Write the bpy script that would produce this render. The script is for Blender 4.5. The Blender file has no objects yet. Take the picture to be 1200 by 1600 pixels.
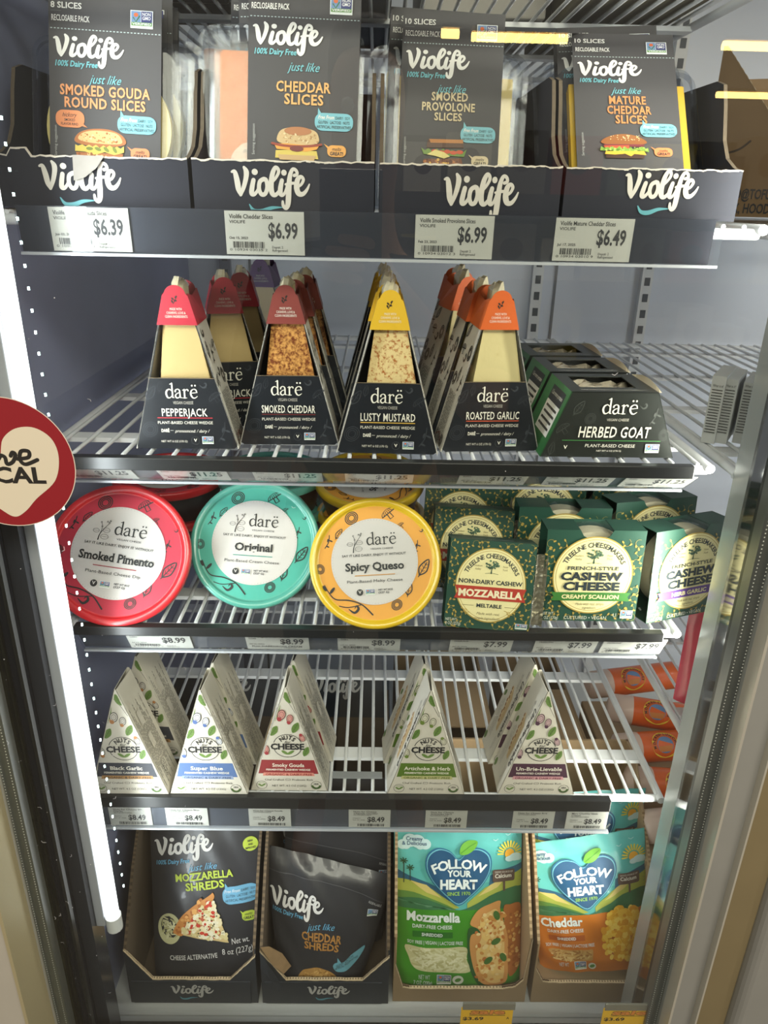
import bpy, bmesh, math, random
from mathutils import Vector, Matrix, geometry

S = bpy.context.scene
C = S.collection
PI = math.pi
R = math.radians

# ------------------------------------------------------------------ camera
FPX = 1165.0                                   # focal length in pixels of the 1200x1600 photograph
EYE = Vector((0, 0, 1.5))
_dn = Vector((-60, 2765, FPX)).normalized()    # where straight down vanishes
_fw = Vector((-10, -(FPX * FPX + 600) / 2765, FPX)).normalized()
_zc = -_dn
_xc = _fw.cross(_zc)
CAMR = Matrix(((_xc.x, _fw.x, _zc.x), (_xc.y, _fw.y, _zc.y), (_xc.z, _fw.z, _zc.z)))
cd = bpy.data.cameras.new('camera')
cam = bpy.data.objects.new('camera', cd)
C.objects.link(cam)
cd.sensor_fit = 'VERTICAL'
cd.sensor_height = 36
cd.lens = FPX / 1600 * 36
cd.clip_start = 0.02
_rt, _dw, _f = Vector(CAMR[0]), Vector(CAMR[1]), Vector(CAMR[2])
cam.matrix_world = Matrix(((_rt.x, -_dw.x, -_f.x, EYE.x), (_rt.y, -_dw.y, -_f.y, EYE.y), (_rt.z, -_dw.z, -_f.z, EYE.z), (0, 0, 0, 1)))
S.camera = cam


def at(px, py, Y):
    """world point of photograph pixel (px, py) on the vertical plane y = Y"""
    r = CAMR.transposed() @ Vector(((px - 600) / FPX, (py - 800) / FPX, 1))
    return EYE + r * (Y / r.y)


# ------------------------------------------------------------------ light and exposure
S.view_settings.view_transform = 'Standard'
S.view_settings.look = 'None'
S.view_settings.gamma = 1
S.view_settings.use_curve_mapping = False
S.view_settings.exposure = -0.12
S.cycles.transparent_max_bounces = 24
S.cycles.max_bounces = 8
S.cycles.sample_clamp_indirect = 4
LED_POWER = 1.75            # each of the two vertical LED bars
LED_GLOW = 2.6             # what their lenses show
STORE_AMBIENT = 0.34
TUBE_GLOW = 30.0

w = bpy.data.worlds.new('store_world')
S.world = w
w.use_nodes = True
w.node_tree.nodes['Background'].inputs[0].default_value = (1.0, 0.9, 0.74, 1)
w.node_tree.nodes['Background'].inputs[1].default_value = STORE_AMBIENT


def area(name, loc, direction, sx, sy, power, col=(1, 1, 1), spread=180):
    l = bpy.data.lights.new(name, 'AREA')
    l.shape = 'RECTANGLE'
    l.size, l.size_y = sx, sy
    l.energy = power
    l.color = col
    l.spread = R(spread)
    o = bpy.data.objects.new(name, l)
    C.objects.link(o)
    o.location = loc
    o.rotation_euler = Vector(direction).to_track_quat('-Z', 'Y').to_euler()
    return o


# the light of the two LED bars behind the door posts, and an unseen one added in the neighbouring bay to brighten the back wall
area('led_light', (-0.252, 0.566, 1.18), (0.8, 0.6, 0), 0.02, 0.99, LED_POWER * 0.72, (0.93, 0.97, 1), 112)
area('led_light', (0.306, 0.606, 1.2), (-0.8, 0.6, 0), 0.02, 0.95, LED_POWER * 1.25, (1, 0.96, 0.86), 120)
area('led_light', (0.98, 0.58, 1.2), (-0.6, 0.8, 0), 0.02, 0.95, LED_POWER * 1.3, (0.92, 0.96, 1))
# ceiling lamps of the store aisle
area('aisle_light', (0.3, -1.15, 2.7), (0, 0.55, -1), 2.4, 0.5, 70, (1, 0.9, 0.76))


# ------------------------------------------------------------------ materials
def lin(c):
    return tuple(((x / 255) / 12.92 if x <= 10 else (((x / 255) + 0.055) / 1.055) ** 2.4) for x in c)


_mats = {}


def M(name, rgb=(200, 200, 200), rough=0.5, metal=0.0, emit=0.0, noise=0.0, nscale=40, coat=0.0, spec=0.5, bump=0.0):
    if name in _mats:
        return _mats[name]
    m = bpy.data.materials.new(name)
    m.use_nodes = True
    nt = m.node_tree
    b = nt.nodes['Principled BSDF']
    col = lin(rgb) + (1,)
    b.inputs['Base Color'].default_value = col
    b.inputs['Roughness'].default_value = rough
    b.inputs['Metallic'].default_value = metal
    b.inputs['Coat Weight'].default_value = coat
    b.inputs['Specular IOR Level'].default_value = spec
    if emit:
        b.inputs['Emission Color'].default_value = col
        b.inputs['Emission Strength'].default_value = emit
    if noise or bump:
        tc = nt.nodes.new('ShaderNodeTexCoord')
        n = nt.nodes.new('ShaderNodeTexNoise')
        n.inputs['Scale'].default_value = nscale
        n.inputs['Detail'].default_value = 4
        nt.links.new(tc.outputs['Object'], n.inputs['Vector'])
        if noise:
            mx = nt.nodes.new('ShaderNodeMix')
            mx.data_type = 'RGBA'
            mx.inputs['A'].default_value = tuple(max(0, c * (1 - noise)) for c in col[:3]) + (1,)
            mx.inputs['B'].default_value = tuple(min(1, c * (1 + noise)) for c in col[:3]) + (1,)
            nt.links.new(n.outputs['Fac'], mx.inputs['Factor'])
            nt.links.new(mx.outputs['Result'], b.inputs['Base Color'])
        if bump:
            bp = nt.nodes.new('ShaderNodeBump')
            bp.inputs['Strength'].default_value = bump
            bp.inputs['Distance'].default_value = 0.002
            nt.links.new(n.outputs['Fac'], bp.inputs['Height'])
            nt.links.new(bp.outputs['Normal'], b.inputs['Normal'])
    _mats[name] = m
    return m


def P(r, g, b, rough=0.55):
    """printed ink of one colour"""
    return M('ink_%02x%02x%02x_%d' % (r, g, b, int(rough * 100)), (r, g, b), rough)


def clear(name, tint=(255, 255, 255), refl=1.0, haze=0.0, rough=0.03, ior=1.45):
    if name in _mats:
        return _mats[name]
    m = bpy.data.materials.new(name)
    m.use_nodes = True
    nt = m.node_tree
    nt.nodes.clear()
    out = nt.nodes.new('ShaderNodeOutputMaterial')
    tr = nt.nodes.new('ShaderNodeBsdfTransparent')
    tr.inputs[0].default_value = lin(tint) + (1,)
    gl = nt.nodes.new('ShaderNodeBsdfGlossy')
    gl.inputs['Roughness'].default_value = rough
    fr = nt.nodes.new('ShaderNodeFresnel')
    # the reflectance of the outside on both sides of a sheet
    ge = nt.nodes.new('ShaderNodeNewGeometry')
    pw = nt.nodes.new('ShaderNodeMix')
    pw.data_type = 'FLOAT'
    pw.inputs['A'].default_value = ior
    pw.inputs['B'].default_value = 1 / ior
    nt.links.new(ge.outputs['Backfacing'], pw.inputs['Factor'])
    nt.links.new(pw.outputs['Result'], fr.inputs['IOR'])
    mu = nt.nodes.new('ShaderNodeMath')
    mu.operation = 'MULTIPLY'
    mu.inputs[1].default_value = refl
    mu.use_clamp = True
    mx = nt.nodes.new('ShaderNodeMixShader')
    nt.links.new(fr.outputs[0], mu.inputs[0])
    nt.links.new(mu.outputs[0], mx.inputs[0])
    nt.links.new(tr.outputs[0], mx.inputs[1])
    nt.links.new(gl.outputs[0], mx.inputs[2])
    last = mx
    if haze:
        df = nt.nodes.new('ShaderNodeBsdfDiffuse')
        df.inputs[0].default_value = (0.8, 0.82, 0.85, 1)
        m2 = nt.nodes.new('ShaderNodeMixShader')
        m2.inputs[0].default_value = haze
        nt.links.new(last.outputs[0], m2.inputs[1])
        nt.links.new(df.outputs[0], m2.inputs[2])
        last = m2
    nt.links.new(last.outputs[0], out.inputs[0])
    _mats[name] = m
    return m


# ------------------------------------------------------------------ printed artwork (flat shapes in a design space, y down)
_gl = {}


def glyphs(s, bold=0.0, shear=0.0, space=1.0):
    k = (s, bold, shear, space)
    if k in _gl:
        return _gl[k]
    cu = bpy.data.curves.new('t', 'FONT')
    cu.body = s
    cu.size = 1
    cu.offset = bold
    cu.shear = shear
    cu.space_character = space
    cu.resolution_u = 2
    cu.dimensions = '2D'
    cu.fill_mode = 'BOTH'
    o = bpy.data.objects.new('t', cu)
    me = bpy.data.meshes.new_from_object(o)
    v = [(p.co.x, p.co.y) for p in me.vertices]
    f = [tuple(p.vertices) for p in me.polygons]
    bpy.data.objects.remove(o)
    bpy.data.curves.remove(cu)
    bpy.data.meshes.remove(me)
    _gl[k] = (v, f)
    return v, f


CAP = max(y for x, y in glyphs('H')[0])


def smooth(pts, n=6, closed=False):
    """Catmull-Rom through the points"""
    P_ = [Vector(p) for p in pts]
    out = []
    L = len(P_)
    rng = range(L if closed else L - 1)
    for i in rng:
        if closed:
            a, b, c, d = P_[(i - 1) % L], P_[i], P_[(i + 1) % L], P_[(i + 2) % L]
        else:
            a, b, c, d = P_[max(i - 1, 0)], P_[i], P_[i + 1], P_[min(i + 2, L - 1)]
        for k in range(n):
            t = k / n
            out.append(0.5 * ((2 * b) + (c - a) * t + (2 * a - 5 * b + 4 * c - d) * t * t + (3 * b - a - 3 * c + d) * t ** 3))
    if not closed:
        out.append(P_[-1])
    return [tuple(p) for p in out]


class Art:
    def __init__(s, ox=0, oy=0, sx=1, sy=None):
        s.it = []
        s.ox, s.oy, s.sx, s.sy = ox, oy, sx, (sx if sy is None else sy)
        s.rot = 0
        s.pc = (0, 0)

    def turn(s, deg=0, cx=0, cy=0):
        s.rot = R(deg)
        s.pc = (cx, cy)

    def add(s, mat, vs, fs, l):
        c, n = math.cos(s.rot), math.sin(s.rot)
        px, py = s.pc
        o = []
        for x, y in vs:
            if s.rot:
                x, y = px + (x - px) * c - (y - py) * n, py + (x - px) * n + (y - py) * c
            o.append(((x - s.ox) * s.sx, (s.oy - y) * s.sy))
        s.it.append((mat, o, fs, l))

    def poly(s, mat, pts, l=1):
        pts = [tuple(p[:2]) for p in pts]
        tri = geometry.tessellate_polygon([[Vector((x, y, 0)) for x, y in pts]])
        s.add(mat, pts, [tuple(t) for t in tri], l)

    def rect(s, mat, x0, y0, x1, y1, l=1):
        s.add(mat, [(x0, y0), (x1, y0), (x1, y1), (x0, y1)], [(0, 1, 2, 3)], l)

    def rrect(s, mat, x0, y0, x1, y1, r, l=1):
        pts = []
        for cx, cy, a in ((x1 - r, y0 + r, -90), (x1 - r, y1 - r, 0), (x0 + r, y1 - r, 90), (x0 + r, y0 + r, 180)):
            for k in range(6):
                t = R(a + k * 18)
                pts.append((cx + r * math.cos(t), cy + r * math.sin(t)))
        s.add(mat, pts, [tuple(range(len(pts)))], l)

    def ell(s, mat, cx, cy, rx, ry=None, l=1, n=24, a=0):
        ry = rx if ry is None else ry
        c, d = math.cos(R(a)), math.sin(R(a))
        pts = []
        for k in range(n):
            t = 2 * PI * k / n
            x, y = rx * math.cos(t), ry * math.sin(t)
            pts.append((cx + x * c - y * d, cy + x * d + y * c))
        s.add(mat, pts, [tuple(range(n))], l)

    def ring(s, mat, cx, cy, r0, r1, l=1, n=48, asp=1.0, a0=0, a1=360):
        v, f = [], []
        for k in range(n + 1):
            t = R(a0 + (a1 - a0) * k / n)
            v += [(cx + r0 * math.cos(t), cy + r0 * asp * math.sin(t)), (cx + r1 * math.cos(t), cy + r1 * asp * math.sin(t))]
        for k in range(n):
            f.append((2 * k, 2 * k + 1, 2 * k + 3, 2 * k + 2))
        s.add(mat, v, f, l)

    def line(s, mat, pts, wd, l=1, caps=True, sm=0):
        """stroke through the points; wd a number or one width per point"""
        if sm:
            if not isinstance(wd, (int, float)):
                p3 = smooth([(p[0], p[1], q) for p, q in zip(pts, wd)], sm)
                pts = [p[:2] for p in p3]
                wd = [p[2] for p in p3]
            else:
                pts = [p[:2] for p in smooth([(p[0], p[1], 0) for p in pts], sm)]
        n = len(pts)
        ws = [wd] * n if isinstance(wd, (int, float)) else wd
        v, f = [], []
        for i in range(n):
            a, b = pts[max(i - 1, 0)], pts[min(i + 1, n - 1)]
            dx, dy = b[0] - a[0], b[1] - a[1]
            q = math.hypot(dx, dy) or 1
            nx, ny = -dy / q * ws[i] / 2, dx / q * ws[i] / 2
            v += [(pts[i][0] + nx, pts[i][1] + ny), (pts[i][0] - nx, pts[i][1] - ny)]
        for i in range(n - 1):
            f.append((2 * i, 2 * i + 1, 2 * i + 3, 2 * i + 2))
        s.add(mat, v, f, l)
        if caps:
            for i in (0, n - 1):
                s.ell(mat, pts[i][0], pts[i][1], ws[i] / 2, l=l, n=10)

    def text(s, mat, t, x, y, h, w=None, al='l', bold=0.0, shear=0.0, serif=0.0, l=4, space=1.0, rot=0):
        """y: the baseline; h: cap height; w: total width"""
        v, f = glyphs(t, bold, shear, space)
        if not v:
            return
        v, f = list(v), list(f)
        if serif:
            ed = {}
            for q in f:
                for i in range(len(q)):
                    e = tuple(sorted((q[i], q[(i + 1) % len(q)])))
                    ed[e] = ed.get(e, 0) + 1
            base = list(v)
            for (a, b), c in ed.items():
                if c == 1:
                    (xa, ya), (xb, yb) = base[a], base[b]
                    if abs(ya - yb) < 0.004 and 0.05 < abs(xa - xb) < 0.24:
                        XH = max(q[1] for q in glyphs('x', bold)[0])
                        if abs(ya) < 0.03:
                            y0, y1 = ya, ya + 0.055
                        elif abs(ya - XH) < 0.02 or ya > CAP - 0.02:
                            y0, y1 = ya - 0.055, ya
                        else:
                            continue
                        xl, xr = min(xa, xb) - serif, max(xa, xb) + serif
                        k = len(v)
                        v += [(xl, y0), (xr, y0), (xr, y1), (xl, y1)]
                        f.append((k, k + 1, k + 2, k + 3))
        x0, x1 = min(p[0] for p in v), max(p[0] for p in v)
        ky = h / CAP
        kx = ky if w is None else w / (x1 - x0)
        off = {'l': -x0, 'c': -(x0 + x1) / 2, 'r': -x1}[al]
        c, n = math.cos(R(rot)), math.sin(R(rot))
        pts = []
        for px, py in v:
            X, Y = (px + off) * kx, -py * ky
            pts.append((x + X * c - Y * n, y + X * n + Y * c))
        s.add(mat, pts, f, l)

    def tx(s, mat, t, x0, x1, y0, y1, **k):
        """text fitted to a box: x0..x1, cap top y0, baseline y1"""
        s.text(mat, t, (x0 + x1) / 2, y1, y1 - y0, w=x1 - x0, al='c', **k)

    def arc(s, mat, t, cx, cy, r, a0, a1, h, asp=1.0, bold=0.0, l=4, kx=1.0, serif=0.0):
        """letters along a circle from angle a0 to a1 (degrees, 0 = up, clockwise)"""
        wd = []
        for ch in t:
            if ch == ' ':
                wd.append(0.35)
            else:
                v, f = glyphs(ch, bold)
                wd.append(max(p[0] for p in v) - min(p[0] for p in v) + 0.12)
        tot = sum(wd)
        p = 0
        for ch, q in zip(t, wd):
            a = a0 + (a1 - a0) * (p + q / 2) / tot
            p += q
            if ch != ' ':
                s.text(mat, ch, cx + r * math.sin(R(a)), cy - r * asp * math.cos(R(a)), h, w=(q - 0.12) * h / CAP * kx, al='c', bold=bold, l=l, rot=a, serif=serif)


# ------------------------------------------------------------------ mesh builder
class MB:
    def __init__(s):
        s.v, s.f, s.mi, s.mats, s.sm = [], [], [], [], []

    def _m(s, mat):
        if mat not in s.mats:
            s.mats.append(mat)
        return s.mats.index(mat)

    def add(s, vs, fs, mat, smooth_=False):
        k = len(s.v)
        m = s._m(mat)
        s.v += [tuple(p) for p in vs]
        for f in fs:
            s.f.append(tuple(i + k for i in f))
            s.mi.append(m)
            s.sm.append(smooth_)

    def face(s, pts, mat):
        s.add(pts, [tuple(range(len(pts)))], mat)

    def box(s, x0, x1, y0, y1, z0, z1, mat):
        v = [(x, y, z) for z in (z0, z1) for y in (y0, y1) for x in (x0, x1)]
        s.add(v, [(0, 2, 3, 1), (4, 5, 7, 6), (0, 1, 5, 4), (2, 6, 7, 3), (0, 4, 6, 2), (1, 3, 7, 5)], mat)

    def prism(s, pts, axis, a, b, mat):
        """polygon pts extruded from a to b along an axis; pts are the other two coordinates in order"""
        def mk(p, q):
            return {'x': (q, p[0], p[1]), 'y': (p[0], q, p[1]), 'z': (p[0], p[1], q)}[axis]
        n = len(pts)
        tri = geometry.tessellate_polygon([[Vector((p[0], p[1], 0)) for p in pts]])
        v = [mk(p, a) for p in pts] + [mk(p, b) for p in pts]
        f = [tuple(t) for t in tri] + [tuple(i + n for i in reversed(t)) for t in tri]
        f += [(i, (i + 1) % n, (i + 1) % n + n, i + n) for i in range(n)]
        s.add(v, f, mat)

    def tube(s, pts, r, mat, n=8, caps=True):
        pts = [Vector(p) for p in pts]
        L = len(pts)
        rs = [r] * L if isinstance(r, (int, float)) else r
        v, f = [], []
        for i, p in enumerate(pts):
            d = (pts[min(i + 1, L - 1)] - pts[max(i - 1, 0)]).normalized()
            u = d.cross(Vector((0, 0, 1)))
            if u.length < 1e-3:
                u = d.cross(Vector((1, 0, 0)))
            u.normalize()
            q = d.cross(u)
            for k in range(n):
                t = 2 * PI * k / n
                v.append(p + (u * math.cos(t) + q * math.sin(t)) * rs[i])
        for i in range(L - 1):
            for k in range(n):
                f.append((i * n + k, i * n + (k + 1) % n, (i + 1) * n + (k + 1) % n, (i + 1) * n + k))
        s.add(v, f, mat, True)
        if caps:
            s.add(v[:n], [tuple(range(n))], mat)
            s.add(v[-n:], [tuple(range(n))], mat)

    def lathe(s, prof, mat, n=48, cx=0, cy=0):
        v, f = [], []
        for r, z in prof:
            for k in range(n):
                t = 2 * PI * k / n
                v.append((cx + r * math.cos(t), cy + r * math.sin(t), z))
        for i in range(len(prof) - 1):
            for k in range(n):
                f.append((i * n + k, i * n + (k + 1) % n, (i + 1) * n + (k + 1) % n, (i + 1) * n + k))
        s.add(v, f, mat, True)

    def grid(s, fn, nu, nv, mat, smooth_=True, wrap=False):
        v = [fn(i / nu, j / nv) for j in range(nv + 1) for i in range(nu + 1)]
        f = [(j * (nu + 1) + i, j * (nu + 1) + i + 1, (j + 1) * (nu + 1) + i + 1, (j + 1) * (nu + 1) + i) for j in range(nv) for i in range(nu)]
        s.add(v, f, mat, smooth_)

    def art(s, a, fn, step=0.00014, cell=None, base=0.0):
        """lay artwork on a surface; fn(u, v, d) gives the point, d metres proud of the surface"""
        for idx, (mat, vs, fs, l) in enumerate(a.it):
            if cell:
                bm = bmesh.new()
                bv = [bm.verts.new((x, y, 0)) for x, y in vs]
                for f in fs:
                    try:
                        bm.faces.new([bv[i] for i in f])
                    except ValueError:
                        pass
                for _ in range(7):
                    lg = [e for e in bm.edges if e.calc_length() > cell]
                    if not lg:
                        break
                    bmesh.ops.triangulate(bm, faces=[f for f in bm.faces if len(f.verts) > 3])
                    lg = [e for e in bm.edges if e.calc_length() > cell]
                    bmesh.ops.subdivide_edges(bm, edges=lg, cuts=1)
                bmesh.ops.triangulate(bm, faces=[f for f in bm.faces if len(f.verts) > 3])
                bm.verts.index_update()
                vs = [(q.co.x, q.co.y) for q in bm.verts]
                fs = [tuple(q.index for q in f.verts) for f in bm.faces]
                bm.free()
            fo = []
            for f in fs:
                ar = sum(vs[f[i]][0] * vs[f[(i + 1) % len(f)]][1] - vs[f[(i + 1) % len(f)]][0] * vs[f[i]][1] for i in range(len(f)))
                fo.append(f if ar > 0 else tuple(reversed(f)))
            fs = fo
            s.add([fn(x, y, base + l * step + idx * 4e-6 + (q * 6e-7 if len(vs) < 140 and not cell else 0)) for q, (x, y) in enumerate(vs)], fs, mat, bool(cell))

    def build(s, name, parent=None, bevel=0.0, subsurf=0):
        me = bpy.data.meshes.new(name)
        me.from_pydata(s.v, [], s.f)
        for m in s.mats:
            me.materials.append(m)
        me.polygons.foreach_set('material_index', s.mi)
        me.polygons.foreach_set('use_smooth', s.sm)
        me.update()
        o = bpy.data.objects.new(name, me)
        C.objects.link(o)
        if parent:
            o.parent = parent
        if bevel:
            b = o.modifiers.new('bevel', 'BEVEL')
            b.width = bevel
            b.segments = 2
            b.limit_method = 'ANGLE'
        return o


def flat(ox, oy, oz, ux=(1, 0, 0), vx=(0, 0, 1)):
    """mapper for a flat face with origin o, u axis and v axis"""
    o, u, v = Vector((ox, oy, oz)), Vector(ux).normalized(), Vector(vx).normalized()
    n = u.cross(v)
    return lambda a, b, d: o + u * a + v * b + n * d


def tag(o, label, cat, group=None):
    o['label'] = label
    o['category'] = cat
    if group:
        o['group'] = group
    return o


def thing(name, label, cat, loc=(0, 0, 0), rot=(0, 0, 0), group=None):
    o = bpy.data.objects.new(name, None)
    C.objects.link(o)
    o.empty_display_size = 0.02
    o.location = loc
    o.rotation_euler = tuple(R(a) for a in rot)
    return tag(o, label, cat, group)


def struct(o):
    o['kind'] = 'structure'
    return o


def dup(root, label, loc, rot=None, group=None):
    """a copy of a thing with copies of its parts and their sub-parts"""
    r = root.copy()
    C.objects.link(r)
    r.location = loc
    if rot is not None:
        r.rotation_euler = tuple(R(a) for a in rot)
    r['label'] = label
    if group:
        r['group'] = group
    for ch in list(root.children):
        c = ch.copy()
        C.objects.link(c)
        c.parent = r
        for g in list(ch.children):
            d = g.copy()
            C.objects.link(d)
            d.parent = c
    return r

# ================================================================== the setting
WHITE = M('white_plastic_coat', (236, 238, 240), 0.35)
STEEL = M('case_back_wall', (214, 220, 232), 0.3, 0.0, noise=0.05, nscale=6)
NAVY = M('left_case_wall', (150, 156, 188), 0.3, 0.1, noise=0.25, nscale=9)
BLACK = M('black_gasket', (26, 27, 28), 0.35)
ALU = M('aluminium_frame', (166, 168, 164), 0.4, 0.35, noise=0.06, nscale=30)
BEIGE = M('beige_frame_paint', (188, 184, 172), 0.5, noise=0.06, nscale=25)
PAN = M('white_floor_pan', (206, 208, 206), 0.4, noise=0.08, nscale=18)
GLASS = clear('door_glass', (250, 253, 252), refl=1.0, ior=1.5, rough=0.0)
CLEAR = clear('clear_plastic', (246, 248, 250), refl=.6, haze=0.012, ior=1.4, rough=0.06)
FILM = clear('plastic_film', (240, 242, 245), refl=.8, haze=0.0, ior=1.5, rough=0.08)
DARKCARD = M('charcoal_card', (74, 72, 74), 0.6)
KRAFT = M('kraft_cardboard', (176, 148, 112), 0.8, noise=0.07, nscale=30)
KRAFTEDGE = M('cut_cardboard_edge', (205, 184, 150), 0.85, noise=0.25, nscale=300)
TORN = M('torn_paper', (214, 204, 190), 0.9, noise=0.2, nscale=200)

XL, XR, YB, ZF, ZC = -0.312, 1.15, 1.30, 0.582, 2.05

m = MB(); m.box(XL - 0.02, XR, 0.598, YB, ZF - 0.03, ZF, PAN)
struct(m.build('floor', bevel=0.004))
m = MB(); m.box(-2.5, 2.5, -9, 0.44, -0.05, 0, M('store_floor', (120, 112, 100), 0.35, noise=0.1, nscale=3)); struct(m.build('floor_store'))
m = MB()
m.box(XL - 0.02, XR, YB, YB + 0.02, 0.4, ZC, STEEL)
for x in (-0.21, 0.3, 0.72):
    m.box(x - 0.002, x + 0.002, YB - 0.002, YB, 0.5, ZC, M('wall_seam', (120, 122, 128), 0.4))
struct(m.build('wall_back'))
m = MB(); m.box(XL - 0.02, XL, 0.57, YB, 0.4, ZC, NAVY); struct(m.build('wall_left'))
m = MB(); m.box(XR, XR + 0.02, 0.56, YB, 0.4, ZC, STEEL); struct(m.build('wall_right'))
m = MB(); m.box(XL - 0.02, XR, 0.5, YB, ZC, ZC + 0.02, STEEL); struct(m.build('ceiling'))
# front sill below the floor pan
m = MB()
m.box(-0.45, XR, 0.53, 0.598, 0.45, ZF - 0.035, M('sill_dark', (52, 50, 46), 0.5))
m.box(-0.312, XR, 0.592, 0.598, ZF - 0.034, ZF - 0.002, PAN)
struct(m.build('trim_1'))
# post between the doors: one side
MUL = M('dark_post', (40, 42, 50), 0.25, 0.3)
m = MB()
m.box(-0.46, -0.296, 0.53, 0.57, 0.4, ZC, MUL)
m.box(-0.296, -0.283, 0.545, 0.57, 0.4, ZC, M('post_side', (70, 72, 80), 0.2, 0.4))
m.box(-0.294, -0.291, 0.524, 0.53, 0.4, ZC, BLACK)
m.box(-0.305, -0.303, 0.526, 0.53, 0.4, ZC, BLACK)
struct(m.build('trim_2'))
# ... and the other side, its flank a shiny plastic strip
SH = M('shiny_strip', (150, 153, 150), 0.22, 0.1)
SHD = M('shiny_dark_strip', (50, 50, 48), 0.08, 0.1)
m = MB()
m.prism([(0.3095, 0.60), (0.311, 0.578), (0.38, 0.578), (0.38, 0.60)], 'z', 0.45, ZC, SH)
m.prism([(0.311, 0.5778), (0.2995, 0.535), (0.40, 0.535), (0.40, 0.5778)], 'z', 0.45, ZC, SHD)
m.box(0.2985, 0.42, 0.522, 0.535, 0.4, ZC, BLACK)
for x in (0.303, 0.309):
    m.box(x, x + 0.0015, 0.519, 0.522, 0.4, ZC, M('gasket_rib', (60, 60, 58), 0.3))
struct(m.build('trim_3'))
# slotted shelf standards on the back wall
for i, (px, py) in enumerate(((835, 480), (1003, 480), (356, 480))):
    p = at(px, py, YB - 0.006)
    m = MB()
    m.box(p.x - 0.009, p.x + 0.009, YB - 0.012, YB, 0.6, ZC, M('standard_white', (226, 228, 230), 0.35) if i < 2 else M('standard_grey', (120, 124, 138), 0.35))
    z = 0.64
    while z < ZC - 0.05:
        m.box(p.x - 0.004, p.x + 0.005, YB - 0.0126, YB - 0.0119, z, z + 0.013, M('slot_dark', (92, 95, 100), 0.6))
        z += 0.0262
    struct(m.build('trim_%d' % (4 + i)))

# ------------------------------------------------------------------ the glass door and the frame of the next one
door = bpy.data.objects.new('door_1', None)
C.objects.link(door)
struct(door)
m = MB(); m.box(-0.318, 0.303, 0.497, 0.502, 0.42, ZC, GLASS); m.build('glass_pane', door)
m = MB()
SP = M('spacer_metal', (116, 118, 118), 0.3, 0.6)
SPD = M('spacer_hole', (225, 226, 220), 0.5)
for x0, x1 in ((-0.3145, -0.3035), (0.2895, 0.3005)):
    m.box(x0, x1, 0.503, 0.515, 0.42, ZC, SP)
    a = Art()
    z = 0.55
    while z < 1.6:
        for x in (x0 + 0.0018, x1 - 0.0018):
            a.ell(SPD, x, -z, 0.0006, 0.0006, n=6)
        z += 0.0032
    m.art(a, flat(0, 0.5028, 0), step=0.0001)
m.build('glazing_spacer', door)
m = MB()
m.box(-0.3145, 0.3005, 0.508, 0.518, 0.42, 0.690, M('rail_black', (44, 42, 38), 0.4))
m.build('bottom_rail', door)
m = MB()
rr = random.Random(77)
DUST = M('dust_speck', (226, 228, 232), 0.8)
a = Art()
for k in range(110):
    x, z = (-0.30 + abs(rr.gauss(0, .055)), rr.uniform(.70, 1.45)) if k < 85 else (rr.uniform(-.28, .28), rr.uniform(.72, 1.4))
    q = rr.uniform(.00015, .0005)
    if rr.random() < .25:
        an = rr.uniform(0, PI)
        a.line(DUST, [(x, -z), (x + 6 * q * math.cos(an), -z + 6 * q * math.sin(an)), (x + 9 * q * math.cos(an + .5), -z + 9 * q * math.sin(an + .5))], q * .6)
    else:
        a.ell(DUST, x, -z, q, q * rr.uniform(.5, 1), n=6)
m.art(a, flat(0, 0.4968, 0), step=.00005)
o = m.build('dust_specks', door)
o['kind'] = 'stuff'
m = MB()
m.box(-0.357, -0.3145, 0.462, 0.515, 0.42, ZC, BEIGE)
m.box(-0.3165, -0.3135, 0.458, 0.497, 0.42, ZC, M('frame_lip', (186, 176, 140), 0.4, 0.2))
m.build('frame_post', door)
m = MB()
m.box(0.3005, 0.3245, 0.485, 0.515, 0.42, ZC, ALU)
m.box(0.3000, 0.3022, 0.481, 0.497, 0.42, ZC, M('frame_ridge', (196, 194, 182), 0.3, 0.3))
m.box(0.3238, 0.3255, 0.477, 0.49, 0.42, ZC, M('frame_ridge'))
m.box(0.3255, 0.349, 0.48, 0.515, 0.42, ZC, M('olive_frame_paint', (128, 116, 86), 0.5, noise=0.08, nscale=30))
m.build('frame_post', door)
door2 = bpy.data.objects.new('door_2', None)
C.objects.link(door2)
struct(door2)
m = MB()
m.box(0.349, 0.42, 0.512, 0.522, 0.42, ZC, BLACK)
m.box(0.354, 0.3605, 0.488, 0.512, 0.42, ZC, M('olive_frame_paint'))
prof = [(0.3605, 0.512)] + [(0.3605 + 0.012 * (1 - math.cos(R(t))), 0.49 - 0.014 * math.sin(R(t))) for t in range(0, 91, 15)] + [(0.50, 0.476), (0.50, 0.512)]
m.prism(prof, 'z', 0.42, ZC, ALU)
m.build('frame_post', door2)

# ------------------------------------------------------------------ LED bar beside the door post
bar = thing('led_light_bar', 'bright white vertical LED tube fixed to the door post', 'light', (-0.2655, 0.558, 0.79))
LENS = M('led_lens', (255, 255, 255), 0.4, emit=LED_GLOW)
m = MB(); m.tube([(0, 0, 0.012), (0, 0, 1.25)], 0.0066, LENS, 14); m.build('lens', bar)
m = MB(); m.tube([(0, 0, -0.006), (0, 0, 0.012)], 0.0082, M('led_cap', (225, 228, 230), 0.35), 14); m.build('end_cap', bar)
m = MB(); m.box(-0.0175, -0.0078, -0.004, 0.016, 0.0, 1.25, M('led_housing', (190, 194, 204), 0.25, 0.3)); m.build('housing', bar, bevel=0.001)
m = MB()
DOT = M('led_dot', (225, 255, 250), 0.4, emit=3.5)
for k in range(76):
    z = 0.035 + k * 0.016
    m.tube([(0.0085, 0.0165, z - 0.0012), (0.0085, 0.0165, z + 0.0012)], 0.0009, DOT, 8)
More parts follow.
